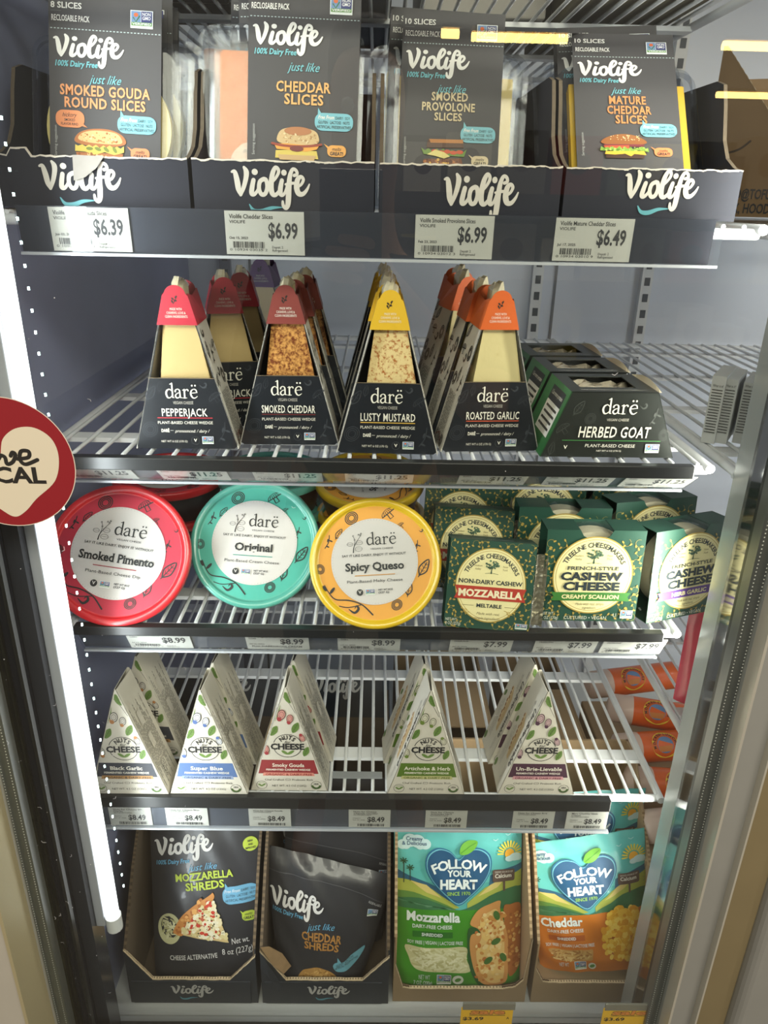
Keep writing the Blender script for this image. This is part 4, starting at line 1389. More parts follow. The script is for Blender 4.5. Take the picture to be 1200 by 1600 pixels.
def goat_box(label, loc, yaw):
    t = thing('goat_cheese_box', label, 'cheese box', loc, (0, 0, yaw), 'herbed goat boxes')
    B, T, H, D = .0605, .0385, .0595, .074
    GD = M('goat_box_black', (38, 41, 38), 0.32, noise=.15, nscale=50)
    GR = M('goat_box_green', (52, 110, 62), 0.4)
    m = MB()
    m.prism([(-B, 0), (B, 0), (T, H), (-T, H)], 'y', 0, .0007, GD)
    a = Art(680, 935, .1205e-3, .1205e-3)
    for i, (cx, cy, q) in enumerate(((430, 560, 60), (330, 720, 60), (520, 640, 50), (1000, 620, 60), (900, 540, 40), (260, 870, 50), (640, 900, 40), (1080, 760, 50))):
        sketch(a, P(62, 66, 62), cx, cy, q, i, 1)
    serif_logo(a, CREAM, 598, 602, 70, w=266)
    a.tx(P(190, 186, 172), 'VEGAN CHEESE', 642, 806, 636, 655, shear=.1)
    a.tx(CREAM, 'HERBED GOAT', 445, 980, 700, 780, bold=.012, shear=.12, space=1.06)
    a.rect(P(60, 120, 62), 330, 802, 1065, 808, 3)
    a.tx(CREAM, 'PLANT-BASED CHEESE', 505, 880, 832, 856, shear=.1)
    a.tx(CREAM, 'NET WT 6 OZ (170 G)', 595, 780, 877, 890)
    vegan_mark(a, 360, 860, 28, None, CREAM)
    nongmo(a, 958, 828, 1062, 895)
    m.art(a, flat(0, 0, 0), step=.00006)
    m.prism([(-B, 0), (B, 0), (T, H), (-T, H)], 'y', D - .0007, D, GD)
    m.box(-B + .001, B - .001, .0007, D, 0, .0007, GD)
    # top with a window
    for x0, x1, y0, y1 in ((-T, T, 0, .018), (-T, T, D - .012, D), (-T, -T + .012, .018, D - .012), (T - .014, T, .018, D - .012)):
        m.box(x0, x1, y0, y1, H - .0008, H, GD)
    b = Art(0, 0, 1)
    b.tx(P(190, 188, 180), 'MADE WITH CASHEWS, LOVE & CLEAN INGREDIENTS', -.028, .030, -.009, -.0066, l=2)
    m.art(b, flat(0, 0, H, (1, 0, 0), (0, 1, 0)), step=.00008)
    m.build('carton_body', t)
    L = math.hypot(B - T, H)
    for s_ in (-1, 1):
        m = MB()
        o = Vector((s_ * B, 0 if s_ > 0 else D, 0)); u = Vector((0, s_, 0)); v = Vector((-s_ * (B - T), 0, H)).normalized(); n = u.cross(v).normalized()
        c = [o, o + u * D, o + u * D + v * L, o + v * L]
        m.add(c + [p - n * .0007 for p in c], [(0, 1, 2, 3), (7, 6, 5, 4), (0, 3, 7, 4), (1, 5, 6, 2)], GR if s_ < 0 else GD)
        if s_ < 0:
            b = Art(0, 0, 1)
            b.rect(P(226, 224, 216), .022, -.050, .066, -.016, 1)
            b.rect(P(40, 42, 48), .022, -.058, .066, -.044, 2)
            b.tx(CREAM, '1.5x more protein', .026, .062, -.054, -.050, l=3)
            textlines(b, SK, .027, .062, -.042, -.019, 4, 3, 3, .4)
            m.art(b, lambda x, y, d, o=o, u=u, v=v, n=n: o + u * x + v * y + n * d, step=.00008)
        if s_ < 0:
            m.build('side_panel', t)
    # folded flap rising along one rim
    n_ = 10
    for k in range(n_):
        y0, y1 = D * k / n_, D * (k + 1) / n_
        h0, h1 = .005 * math.sin(PI * k / n_), .005 * math.sin(PI * (k + 1) / n_)
        m.add([(T, y0, H), (T, y1, H), (T + .0022, y1, H + h1), (T + .0022, y0, H + h0)], [(0, 1, 2, 3)], M('flap_inside', (190, 180, 156), .7))
    m.build('side_panel', t)
    m = MB()
    rr = random.Random(5)
    m.grid(lambda u, v: (-T + .01 + (2 * T - .02) * u, .016 + (D - .026) * v, H - .006 + rr.uniform(-.002, .003)), 9, 7, M('wrapped_cheese', (150, 142, 124), .18, coat=.8), False)
    m.build('wrapped_cheese', t)
    return t


g1 = goat_box('front herbed goat box, dark green trapezoid with a window on top', (.2095, .636, W2), 1)
dup(g1, 'middle herbed goat box in the file of three', (.2095 - .002, .716, W2), (0, 0, 2))
dup(g1, 'rear herbed goat box, the one closest to the back wall', (.2095 - .006, .798, W2), (0, 0, 3))

# narrow white boxes in the next bay
for i, l_ in enumerate(('narrow white box next door, first of three beside the post', 'narrow white box next door, middle of three', 'narrow white box next door, half behind the door post')):
    p = at(1104 + 19 * i + (12 if i == 2 else 0), 640, .70)
    m = MB(); m.box(0, .0125, 0, .06, 0, .066 - i * .003, M('narrow_box_white', (206, 208, 206), .5))
    a = Art(0, 0, 1)
    a.tx(SK, "What is it?", .0015, .011, -.058, -.0555, l=2)
    textlines(a, SK, .0015, .011, -.054, -.01, 16, i, 2, .4)
    m.art(a, flat(0, 0, 0), step=.00008)
    o = m.build('narrow_box', bevel=.0008)
    o.location = (p.x, .70, Z2 - .0035)
    o.rotation_euler = (0, 0, R(-32))
    tag(o, l_, 'box', 'narrow white boxes in the next bay')

# ================================================================== row three: round tubs
def tub(label, lidc, discc, title, sub, loc, tilt, spin, yaw, size=1.0):
    t = thing('cheese_tub', label, 'cheese tub', loc, group='round tubs of plant-based cheese')
    t.matrix_basis = Matrix.Translation(Vector(loc)) @ Matrix.Rotation(R(yaw), 4, 'Z') @ Matrix.Rotation(R(tilt), 4, 'X') @ Matrix.Rotation(R(spin), 4, 'Z') @ Matrix.Scale(size, 4)
    LR = .0625
    LID = M('lid_%02x%02x%02x' % lidc, lidc, .28, coat=.3)
    m = MB()
    prof = [(LR - .0005, -.009), (LR, -.008), (LR + .0002, -.0022), (LR - .0006, -.0006), (LR - .0022, 0), (LR - .0058, -.0002), (LR - .0066, -.0012), (LR - .0070, -.0024), (LR - .0085, -.0026), (.03, -.0026), (0.0001, -.0026)]
    m.lathe(prof, LID, 72)
    m.lathe([(LR - .0005, -.009), (LR - .002, -.009), (LR - .002, -.003)], LID, 72)
    a = Art(605, 655, .1186e-3)
    a.ell(P(*discc), 605, 655, 462, l=0, n=72)
    IK = P(26, 30, 32)
    clip = [(430, 285, 62, 2), (730, 262, 66, 1), (322, 408, 46, 0), (238, 470, 50, 3), (985, 415, 24, 4), (945, 545, 46, 3), (990, 715, 74, 0), (858, 870, 62, 5), (755, 1000, 50, 2), (160, 685, 44, 7), (415, 1015, 60, 4), (820, 370, 38, 1), (925, 640, 26, 4)]
    for cx, cy, q, sd in clip:
        sketch(a, IK, cx, cy, q, sd, 1, .065)
    a.line(IK, [(215, 865), (270, 930), (380, 945), (480, 985), (560, 1068)], [7, 9, 10, 10, 12], sm=5, l=1)
    a.line(IK, [(300, 985), (370, 1000), (470, 985)], 7, sm=4, l=1)
    a.line(IK, [(215, 865), (190, 815)], 7, l=1)
    a.ell(IK, 190, 840, 26, 11, 1, 12, 60)
    a.ell(IK, 250, 860, 30, 12, 1, 12, -50)
    PAP = P(208, 204, 200)
    a.ell(PAP, 598, 645, 347, l=3, n=64)
    for k in range(90):
        q = 2 * PI * k / 90
        a.ell(P(110, 110, 112), 598 + 336 * math.cos(q), 645 + 336 * math.sin(q), 2.2, l=4, n=6)
    serif_logo(a, IK, 540, 512, 62, w=245, l=5)
    a.line(IK, [(432, 566), (440, 520), (470, 470), (492, 440)], [9, 6, 4, 3], sm=4, l=5)
    a.line(IK, [(440, 520), (448, 470), (438, 440)], 3.5, sm=4, l=5)
    for cx, cy, rx, ry, an in ((408, 500, 24, 15, 30), (482, 490, 28, 14, -30), (476, 540, 30, 18, -10)):
        a.ring(IK, cx, cy, rx - 3, rx, 5, 16, .65)
        a.line(IK, [(cx - rx * .7, cy), (cx + rx * .7, cy)], 1.6, l=5)
    for cx, cy in ((436, 434), (494, 432), (446, 466), (500, 418), (480, 425)):
        for k in range(5):
            a.line(IK, [(cx, cy), (cx + 9 * math.cos(k * 1.256), cy + 9 * math.sin(k * 1.256))], 2.2, l=5, caps=False)
    a.tx(IK, 'VEGAN CHEESE', 568, 752, 538, 551, l=5)
    a.tx(IK, 'SAY IT LIKE DAIRY, ENJOY IT WITHOUT', 340, 852, 584, 602, l=5, bold=.01)
    tw = {'Original': 308, 'Smoked Pimento': 556, 'Spicy Queso': 470}[title]
    a.tx(IK, title, 596 - tw / 2, 596 + tw / 2, 655, 715, l=5, bold=.03, serif=0 if title == 'Original' else .045)
    a.rect(P(*[int(c * .85) for c in discc]), 435, 752, 755, 758, 5)
    sw = 27.5 * len(sub) * .67
    a.tx(IK, sub, 592 - sw / 2, 592 + sw / 2, 790, 812, l=5)
    vegan_mark(a, 468, 888, 26, IK, PAP, 5)
    nongmo(a, 512, 865, 588, 912, 5)
    a.tx(IK, 'NET WT 8OZ', 615, 730, 868, 881, l=5, bold=.02)
    a.tx(IK, '(227 G)', 615, 700, 889, 903, l=5, bold=.02)
    m.art(a, lambda x, y, d: Vector((x, y, -.0026 + d)), step=.00008)
    m.build('lid', t)
    m = MB()
    CUP = M('cup_dark', (36, 36, 44), .4)
    m.lathe([(LR - .003, -.006), (LR - .004, -.012), (.049, -.047), (.047, -.0485), (.0001, -.0485)], CUP, 56)
    b = Art(0, 0, 1)
    textlines(b, P(170, 172, 178), .1, .42, .016, .04, 6, 4, 1, .35)

    def cup(x, y, d):
        z = y
        r = LR - .004 + (.049 - LR + .004) * ((-z - .012) / .035) + .0004 + d
        q = -PI / 2 + x * 3.2 - .1
        return Vector((r * math.cos(q), r * math.sin(q), z))
    m.art(b, cup, step=.00008)
    m.build('cup', t)
    return t


def lid_at(bx, by, tilt=58, size=1.0):
    """centre of a tilted lid whose lower rim rests on the shelf at (bx, by)"""
    r = .0628 * size
    return (bx, by + r * math.cos(R(tilt)), Z3 + .0006 + r * math.sin(R(tilt)))


REDL, TEAL, YELL = (214, 40, 48), (92, 176, 160), (226, 188, 40)
REDD, TEALD, YELD = (190, 36, 62), (70, 176, 158), (232, 164, 60)
tub('red smoked pimento tub leaning with its lid facing out', REDL, REDD, 'Smoked Pimento', 'Plant-Based Cheese Dip', lid_at(-.2455, .614, 58, 1.1), 58, -9, 3, 1.1)
tub('teal original cream cheese tub leaning with its lid facing out', TEAL, TEALD, 'Original', 'Plant-Based Cream Cheese', lid_at(-.1190, .650, 58, 1.05), 58, -3, 0, 1.05)
tub('yellow spicy queso tub leaning with its lid facing out', YELL, YELD, 'Spicy Queso', 'Plant-Based Melty Cheese', lid_at(.0035, .615, 57, 1.03), 57, 4, 0, 1.03)
for x, y, lc, dc, tt, sb, nm, sp in ((-.232, .800, REDL, REDD, 'Smoked Pimento', 'Plant-Based Cheese Dip', 'red', 200), (-.118, .810, TEAL, TEALD, 'Original', 'Plant-Based Cream Cheese', 'teal', 170), (-.004, .795, YELL, YELD, 'Spicy Queso', 'Plant-Based Melty Cheese', 'yellow', 90)):
    tub('upright %s tub on top of another behind the leaning %s one' % (nm, nm), lc, dc, tt, sb, (x, y, Z3 + .0005 + .0486 + .0415), 11 if nm == 'yellow' else 3, sp, 0)
    tub('upright %s tub at the bottom of the stack behind the leaning %s one' % (nm, nm), lc, dc, tt, sb, (x + .002, y + .002, Z3 + .0005 + .0486), 0, sp + 40, 0)

# ------------------------------------------------------------------ square green sleeves
GREEN = M('sleeve_green', (36, 74, 60), 0.42)
GOLD = P(176, 150, 74, .35)
PALE = P(232, 222, 166)
INKG = P(34, 46, 52)


def vine(a, x0, y0, x1, y1, cx, cy, r, seed, sc_=1.0):
    rr = random.Random(seed)
    n = 0
    pts = []
    for i in range(9):
        for j in range(9):
            x = x0 + (x1 - x0) * (i + .5 + rr.uniform(-.2, .2)) / 9
            y = y0 + (y1 - y0) * (j + .5 + rr.uniform(-.2, .2)) / 9
            if math.hypot(x - cx, y - cy) < r + 34 * sc_:
                continue
            pts.append((x, y))
    for k, (x, y) in enumerate(pts):
        q = 44 * sc_
        a0 = rr.uniform(0, 360)
        a.ring(GOLD, x, y, q * .8, q * .86, 2, 14, 1, a0, a0 + 250)
        for t in (0, 90, 190, 250):
            an = R(a0 + t)
            px, py = x + q * .95 * math.cos(an), y + q * .95 * math.sin(an)
            if x0 + 8 < px < x1 - 8 and y0 + 8 < py < y1 - 8:
                a.ell(GOLD, px, py, q * .36, q * .2, 2, 10, a0 + t + rr.uniform(-60, 60))


def oak(a, cx, cy, s_):
    TG = P(56, 84, 66)
    rr = random.Random(4)
    a.line(TG, [(cx - s_ * .05, cy + s_ * .75), (cx - s_ * .03, cy + s_ * .4), (cx + s_ * .02, cy)], [s_ * .2, s_ * .12, s_ * .08], sm=4, l=5)
    for dx in (-.4, -.15, .2, .45):
        a.line(TG, [(cx, cy + s_ * .3), (cx + dx * s_ * .6, cy), (cx + dx * s_ * 1.4, cy - s_ * .3)], s_ * .05, sm=3, l=5)
    for _ in range(60):
        an, q = rr.uniform(0, 2 * PI), rr.uniform(.1, 1) ** .6
        a.ell(TG if rr.random() < .75 else P(96, 124, 96), cx + math.cos(an) * q * s_ * .85, cy - s_ * .25 + math.sin(an) * q * s_ * .5, s_ * rr.uniform(.08, .17), s_ * rr.uniform(.06, .12), 6, 8)
    a.line(TG, [(cx - s_ * .8, cy + s_ * .82), (cx - s_ * .2, cy + s_ * .74), (cx + s_ * .3, cy + s_ * .76), (cx + s_ * .85, cy + s_ * .84)], s_ * .04, sm=3, l=5)


def sleeve_box(label, kind, loc, rot, w=.0945, h=.0960, d=.031, notch=True):
    t = thing('cheese_sleeve_box', label, 'cheese box', loc, rot, 'square green sleeves of cashew cheese')
    hw = w / 2
    k = w / 970
    a = Art(630, 1320, k, h / 925)
    if notch:
        NT = [(-.016, h), (-.0125, h - .006), (-.006, h - .0095), (.006, h - .0095), (.0125, h - .006), (.016, h)]
    else:
        NT = []
    front = [(-hw, 0), (hw, 0), (hw, h)] + NT[::-1] + [(-hw, h)]
    m = MB()
    m.prism(front, 'y', 0, .0006, GREEN)
    m.box(-hw, hw, d - .0006, d, 0, h, GREEN)
    m.box(-hw, hw, .0006, d, 0, .0006, GREEN)
    if notch:
        m.box(-hw, -.016, .0006, d, h - .0006, h, GREEN)
        m.box(.016, hw, .0006, d, h - .0006, h, GREEN)
    else:
        m.box(-hw, hw, .0006, d, h - .0006, h, GREEN)
        b = Art(0, 0, 1)
        b.tx(P(200, 205, 200), 'NON-DAIRY CASHEW MOZZARELLA', -.02, .02, -.012, -.0095, l=2)
        m.art(b, flat(0, 0, h, (1, 0, 0), (0, 1, 0)), step=.00008)
    C0 = (632, 845) if notch else (632, 855)
    vine(a, 145, 400 + (80 if notch else 0), 1115, 1320, C0[0], C0[1], 395, 3)
    a.ell(GOLD, C0[0], C0[1], 398, 392, 3, 64)
    a.ell(PALE, C0[0], C0[1], 386, 380, 3.4, 64)
    a.ring(GOLD, C0[0], C0[1], 364, 369, 4, 64, .985)
    a.arc(INKG, 'TREELINE CHEESEMAKERS', C0[0], C0[1] + 5, 296, -66, 66, 46, bold=.02, l=5, asp=.985, serif=.03)
    oak(a, C0[0] - 2, C0[1] - 195, 88)
    GI = P(120, 110, 76)
    for s_, x, y in (('Hudson', 472, -192), ('Valley', 476, -158), ('New', 780, -195), ('York', 780, -162)):
        a.text(GI, s_, x, C0[1] + y, 20, al='c', shear=.3, l=5)
    if notch:
        a.tx(INKG, 'FRENCH-STYLE', 372, 882, 752, 786, l=5, bold=.02, serif=.03)
        a.tx(INKG, 'CASHEW', 315, 935, 814, 889, l=5, bold=.045, serif=.04)
        a.tx(INKG, 'CHEESE', 348, 915, 914, 992, l=5, bold=.045, serif=.04)
        rib, txt = {'scallion': (P(58, 118, 48), 'CREAMY SCALLION'), 'herb': (P(92, 60, 136), 'HERB GARLIC')}[kind]
        y0, y1 = 1015, 1102
        a.poly(rib, [(236, y0), (1032, y0), (1005, (y0 + y1) / 2), (1032, y1), (236, y1), (262, (y0 + y1) / 2)], 6)
        tw = 576 if kind == 'scallion' else 440
        a.tx(PALE, txt, 632 - tw / 2, 632 + tw / 2, 1040, 1079, l=8, bold=.035, serif=.03)
        a.tx(GI, 'Made with real, simple', 490, 780, 1122, 1148, l=5, shear=.35)
        a.tx(GI, 'ingredients.', 562, 705, 1162, 1186, l=5, shear=.35)
        a.tx(P(222, 222, 206), 'CULTURED • VEGAN', 390, 820, 1264, 1296, l=5, serif=.03)
        a.tx(P(222, 222, 206), 'NET WT', 160, 280, 1224, 1252, l=5)
        a.tx(P(222, 222, 206), '6 OZ (170g)', 160, 330, 1268, 1298, l=5)
        nongmo(a, 958, 1198, 1080, 1282, 5)
        a.tx(P(200, 200, 190), 'U', 885, 915, 1230, 1270, l=5)
    else:
        a.tx(INKG, 'NON-DAIRY CASHEW', 268, 990, 800, 842, l=5, bold=.025, serif=.03)
        y0, y1 = 870, 1008
        a.poly(P(176, 52, 36), [(232, y0), (1040, y0), (1005, (y0 + y1) / 2), (1040, y1), (232, y1), (265, (y0 + y1) / 2)], 6)
        a.tx(P(238, 226, 190), 'MOZZARELLA', 272, 998, 908, 978, l=8, bold=.045, serif=.04)
        a.tx(INKG, 'MELTABLE', 492, 778, 1052, 1088, l=5, bold=.03, serif=.03)
        for x0, x1 in ((330, 460), (812, 945)):
            a.line(GI, [(x0, 1072), (x1, 1074)], 4, l=5)
        for x0 in (370, 860):
            a.line(GOLD, [(x0 - 50, 1110), (x0 - 20, 1120), (x0, 1145), (x0 + 10, 1175), (x0 + 25, 1150), (x0 + 50, 1150)], 6, sm=4, l=5)
            a.ring(GOLD, x0, 1135, 14, 19, 5, 14)
        a.tx(GI, 'Made with real,', 500, 762, 1140, 1166, l=5, shear=.35)
        a.tx(GI, 'simple ingredients.', 478, 776, 1188, 1214, l=5, shear=.35)
        a.tx(P(222, 222, 206), 'NET WT', 160, 285, 1222, 1250, l=5)
        a.tx(P(222, 222, 206), '8 OZ (227g)', 160, 330, 1262, 1292, l=5)
        nongmo(a, 950, 1235, 1085, 1290, 5)
    m.art(a, flat(0, 0, 0), step=.00006)
    m.build('sleeve', t)
    m = MB()
    if notch:
        m.tube([(0, .004, h * .5), (0, d - .003, h * .5)], [h * .498, h * .49], CLEAR, 40)
        m.tube([(0, .007, h * .5), (0, d - .006, h * .5)], h * .455, M('cashew_cheese', (214, 204, 172), .5), 40)
    else:
        m.box(-hw - .006, hw + .016, .009, .0098, -.0, h + .004, FILM)
        rr = random.Random(8)
        m.grid(lambda u, v: (hw + .001 + .011 * u, .002 + .006 * math.sin(PI * u) + rr.uniform(-.0012, .0012), .006 + (h - .016) * v), 4, 26, M('crinkled_foil', (176, 172, 156), .16, .7), False)
        m.box(-hw + .006, hw - .004, .002, d - .003, .004, h - .006, M('cashew_cheese', (214, 204, 172), .5))
    m.build('plastic_tray', t)
    return t


W3 = Z3 + .0006
mz = sleeve_box('front cashew mozzarella box with a red ribbon band', 'moz', (.1110, .618, W3), (-16, 3, -2), w=.0825, h=.0860, d=.029, notch=False)
dup(mz, 'second cashew mozzarella box, showing above the front one', (.1020, .690, W3 + .004), (-14, 2, -3))
dup(mz, 'rear cashew mozzarella box, mostly hidden behind two others', (.0950, .738, W3 + .012), (-12, 2, -4))
sl = sleeve_box('front creamy scallion cashew cheese box with a green ribbon band', 'scallion', (.2130, .636, W3), (-3, 0, 0))
dup(sl, 'second creamy scallion box, shifted aside behind the front one', (.1960, .690, W3), (-4, 0, -1))
dup(sl, 'rear creamy scallion box, only its cream label top showing', (.1860, .750, W3 + .012), (-4, 0, 2))
hb = sleeve_box('front herb garlic cashew cheese box with a purple ribbon band', 'herb', (.3150, .648, W3), (-4, 0, 20))
dup(hb, 'second herb garlic box, angled behind the front one', (.2960, .706, W3 + .004), (-4, 0, 14))
dup(hb, 'rear herb garlic box, the last of its file', (.2880, .760, W3 + .006), (-4, 0, 10))

# ================================================================== row four: triangular cashew cheese boxes
NUTW = M('nut_box_paper', (208, 202, 188), 0.55)
NB, NH, ND = .0415, .1335, .042
LEAF, LEAF2 = P(104, 132, 66), P(70, 96, 46)
INKN = P(40, 40, 42)


def leafart(a, cx, cy, s_, ang, l=3, m1=None):
    a.turn(ang, cx, cy)
    a.poly(m1 or LEAF, smooth([(cx, cy - s_), (cx + s_ * .55, cy - s_ * .2), (cx + s_ * .4, cy + s_ * .6), (cx, cy + s_), (cx - s_ * .45, cy + s_ * .5), (cx - s_ * .5, cy - s_ * .3)], 4, True), l)
    a.line(LEAF2, [(cx, cy - s_ * .8), (cx, cy + s_ * .9)], s_ * .08, l=l + 1, caps=False)
    for t in (-.3, .1, .5):
        a.line(LEAF2, [(cx - s_ * .32, cy + s_ * (t - .25)), (cx, cy + s_ * t), (cx + s_ * .32, cy + s_ * (t - .25))], s_ * .05, l=l + 1, caps=False)
    a.turn()


def cashewflower(a, cx, cy, s_, ang, body, bud, l=3):
    a.turn(ang, cx, cy)
    a.ell(body, cx, cy, s_ * .75, s_, l, 20)
    for q in (.75, .45, .15):
        a.ring(INKN, cx, cy, s_ * q * .98, s_ * q * .84, l + 1, 20, 1.25 if q < .7 else 1.3)
    a.ell(bud, cx - s_ * .1, cy + s_ * .95, s_ * .42, s_ * .38, l + 2, 12)
    a.ell(bud, cx - s_ * .4, cy + s_ * .8, s_ * .2, s_ * .2, l + 2, 8)
    a.turn()


def nut_box(label, name, ban, sub, subink, body, bud, loc, yaw):
    t = thing('cashew_wedge_box', label, 'cheese box', loc, (0, 0, yaw), 'triangular cashew cheese boxes')
    m = MB()
    tipw = .0012
    m.prism([(-NB, 0), (NB, 0), (tipw, NH), (-tipw, NH)], 'y', 0, .0006, NUTW)
    a = Art(445, 1482, NB * 2 / 810, NH / 1102)
    a.poly(ban, [(172, 1140), (712, 1140), (756, 1292), (132, 1292)], 1)
    tw = min(330 if len(name) < 13 else 480, 34 * len(name) + 20)
    CR = P(236, 230, 214)
    a.tx(CR, name, 445 - tw / 2, 445 + tw / 2, 1178, 1216, l=3, bold=.015, serif=.035)
    a.tx(CR, 'FERMENTED CASHEW WEDGE', 214, 672, 1238, 1257, l=3, bold=.02)
    a.poly(sub, [(186, 1280), (704, 1280), (716, 1316), (176, 1316)], 2)
    a.tx(subink, 'ORGANIC & DAIRY-FREE', 205, 690, 1290, 1311, l=3, bold=.02)
    a.tx(INKN, 'Chef Crafted', 195, 392, 1350, 1370, l=3)
    a.rrect(INKN, 410, 1350, 462, 1370, 8, 2)
    a.rrect(NUTW, 413, 1353, 459, 1367, 6, 3)
    a.tx(INKN, 'Probiotic Rich', 480, 696, 1350, 1370, l=3)
    a.tx(INKN, 'NET WT. 4.2 OZ (120G)', 270, 625, 1416, 1438, l=3)
    for cx in (160, 730):
        a.ring(INKN, cx, 1420, 52, 56, 2, 32, .82)
    a.ell(LEAF, 145, 1422, 26, 9, 3, 12, 30)
    a.ell(LEAF, 180, 1418, 28, 9, 3, 12, -30)
    a.tx(LEAF, 'VEGAN', 132, 188, 1388, 1400, l=3)
    a.ring(LEAF2, 730, 1420, 30, 50, 2, 20, .82, 0, 180)
    a.tx(INKN, 'USDA', 705, 755, 1396, 1414, l=3, bold=.03)
    # emblem
    a.ring(INKN, 445, 985, 142, 149, 3, 48, .84)
    a.ell(NUTW, 445, 985, 142, 119, 2, 40)
    a.rect(NUTW, 258, 950, 630, 1028, 4)
    a.arc(INKN, 'NUTS', 445, 985, 78, -50, 50, 42, bold=.035, l=6, asp=.9)
    a.tx(INKN, 'for', 415, 480, 928, 956, l=6, shear=.4, bold=.01)
    a.tx(INKN, 'CHEESE', 272, 616, 962, 1021, l=7, bold=.045)
    a.ell(LEAF, 415, 1056, 40, 15, 5, 12, 30)
    a.ell(LEAF, 475, 1056, 40, 15, 5, 12, -30)
    # plants
    leafart(a, 312, 825, 62, 35)
    leafart(a, 530, 790, 62, 30)
    leafart(a, 632, 1045, 56, 25)
    leafart(a, 462, 478, 62, -25)
    a.poly(LEAF, [(372, 545), (378, 610), (330, 720), (318, 726)], 3)
    a.line(INKN, [(420, 470), (470, 530), (535, 640)], 3.5, sm=3, l=2)
    cashewflower(a, 395, 655, 56, 20, body, bud)
    cashewflower(a, 478, 695, 46, 10, body, bud)
    cashewflower(a, 596, 900, 40, 150, body, bud)
    cashewflower(a, 222, 1020, 48, -15, body, bud)
    # keep the printing inside the triangle
    keep = []
    for mat, vs, fs, l in a.it:
        if any(abs(x) > NB * (1 - y / NH) + .0004 for x, y in vs):
            vs2 = [(max(-max(NB * (1 - y / NH) - .0006, 0), min(max(NB * (1 - y / NH) - .0006, 0), x)), y) for x, y in vs]
            keep.append((mat, vs2, fs, l))
        else:
            keep.append((mat, vs, fs, l))
    a.it = keep
    m.art(a, flat(0, 0, 0), step=.00006)
    m.build('front_panel', t)
    L = math.hypot(NB - tipw, NH)
    for s_ in (-1, 1):
        m = MB()
        o = Vector((s_ * NB, 0 if s_ > 0 else ND, 0)); u = Vector((0, s_, 0)); v = Vector((-s_ * (NB - tipw), 0, NH)).normalized(); n = u.cross(v).normalized()
        if s_ < 0:
            c = [o, o + u * ND, o + u * ND + v * L, o + v * L * .97]
        else:
            c = [o, o + u * ND, o + u * ND + v * L * .97, o + v * L]
        m.add(c + [p - n * .0006 for p in c], [(0, 1, 2, 3), (7, 6, 5, 4), (0, 3, 7, 4), (1, 5, 6, 2), (0, 4, 5, 1), (3, 2, 6, 7)], NUTW)
        b = Art(0, 0, 1)
        GY = P(120, 118, 114)
        if s_ < 0:
            b.text(INKN, name, .0335, -.112, .0058, w=min(.078, .0056 * len(name) + .008), rot=90, shear=.25, bold=.02, l=3, serif=.03)
            tan, brn = P(196, 168, 124), P(150, 104, 58)
            b.poly(tan, [(.020, -.094), (.028, -.082), (.0285, -.052), (.026, -.034), (.021, -.036), (.019, -.06)], 2)
            b.poly(P(222, 200, 160), [(.0195, -.096), (.021, -.09), (.0205, -.05), (.0215, -.038), (.018, -.044), (.0172, -.085)], 3)
            for k in range(9):
                b.ell(brn, .0178 + .001 * (k % 3), -.09 + k * .0055, .0015, .0028, 4, 8)
            for k, (x, y0, y1) in enumerate(((.029, -.118, -.094), (.0265, -.116, -.096), (.012, -.07, -.02), (.0095, -.07, -.02), (.007, -.066, -.02), (.0145, -.05, -.018), (.032, -.03, -.016), (.0295, -.03, -.012))):
                b.text(GY if k > 1 else INKN, 'organic cultured cashew wedge'[k:k + 22], x, y0, .0016, w=y1 - y0, rot=90, l=3)
            leafart(b, .004, -.012, .006, 10)
            leafart(b, .006, -.075, .005, 200)
            b.rect(GY, .0385, -.128, .0395, -.118, 2)
        else:
            b.turn(-90, 0, 0)
            for k in range(13):
                textlines(b, GY, .008 + .012 * (k % 3), .110 - .010 * (k % 4), .003 + k * .0024, .0048 + k * .0024, 1, k, 2, .5)
            b.text(INKN, 'OUI! NUTS', .014, .016, .004, w=.02, l=3, shear=.3)
            b.rect(P(206, 200, 188), .052, .013, .07, .0215, 3)
            b.rect(P(206, 200, 188), .082, .012, .1, .0205, 3)
            b.turn()
        m.art(b, lambda x, y, d, o=o, u=u, v=v, n=n: o + u * x + v * y + n * d, step=.00008)
        m.build('side_panel', t)
    m = MB()
    m.prism([(-NB + .0006, 0), (NB - .0006, 0), (tipw, NH - .002), (-tipw, NH - .002)], 'y', ND - .0006, ND, NUTW)
    # the back carries the same kind of printing seen between two boxes
    m.box(-NB + .0006, NB - .0006, .0006, ND, 0, .0006, NUTW)
    m.build('back_panel', t)
    return t


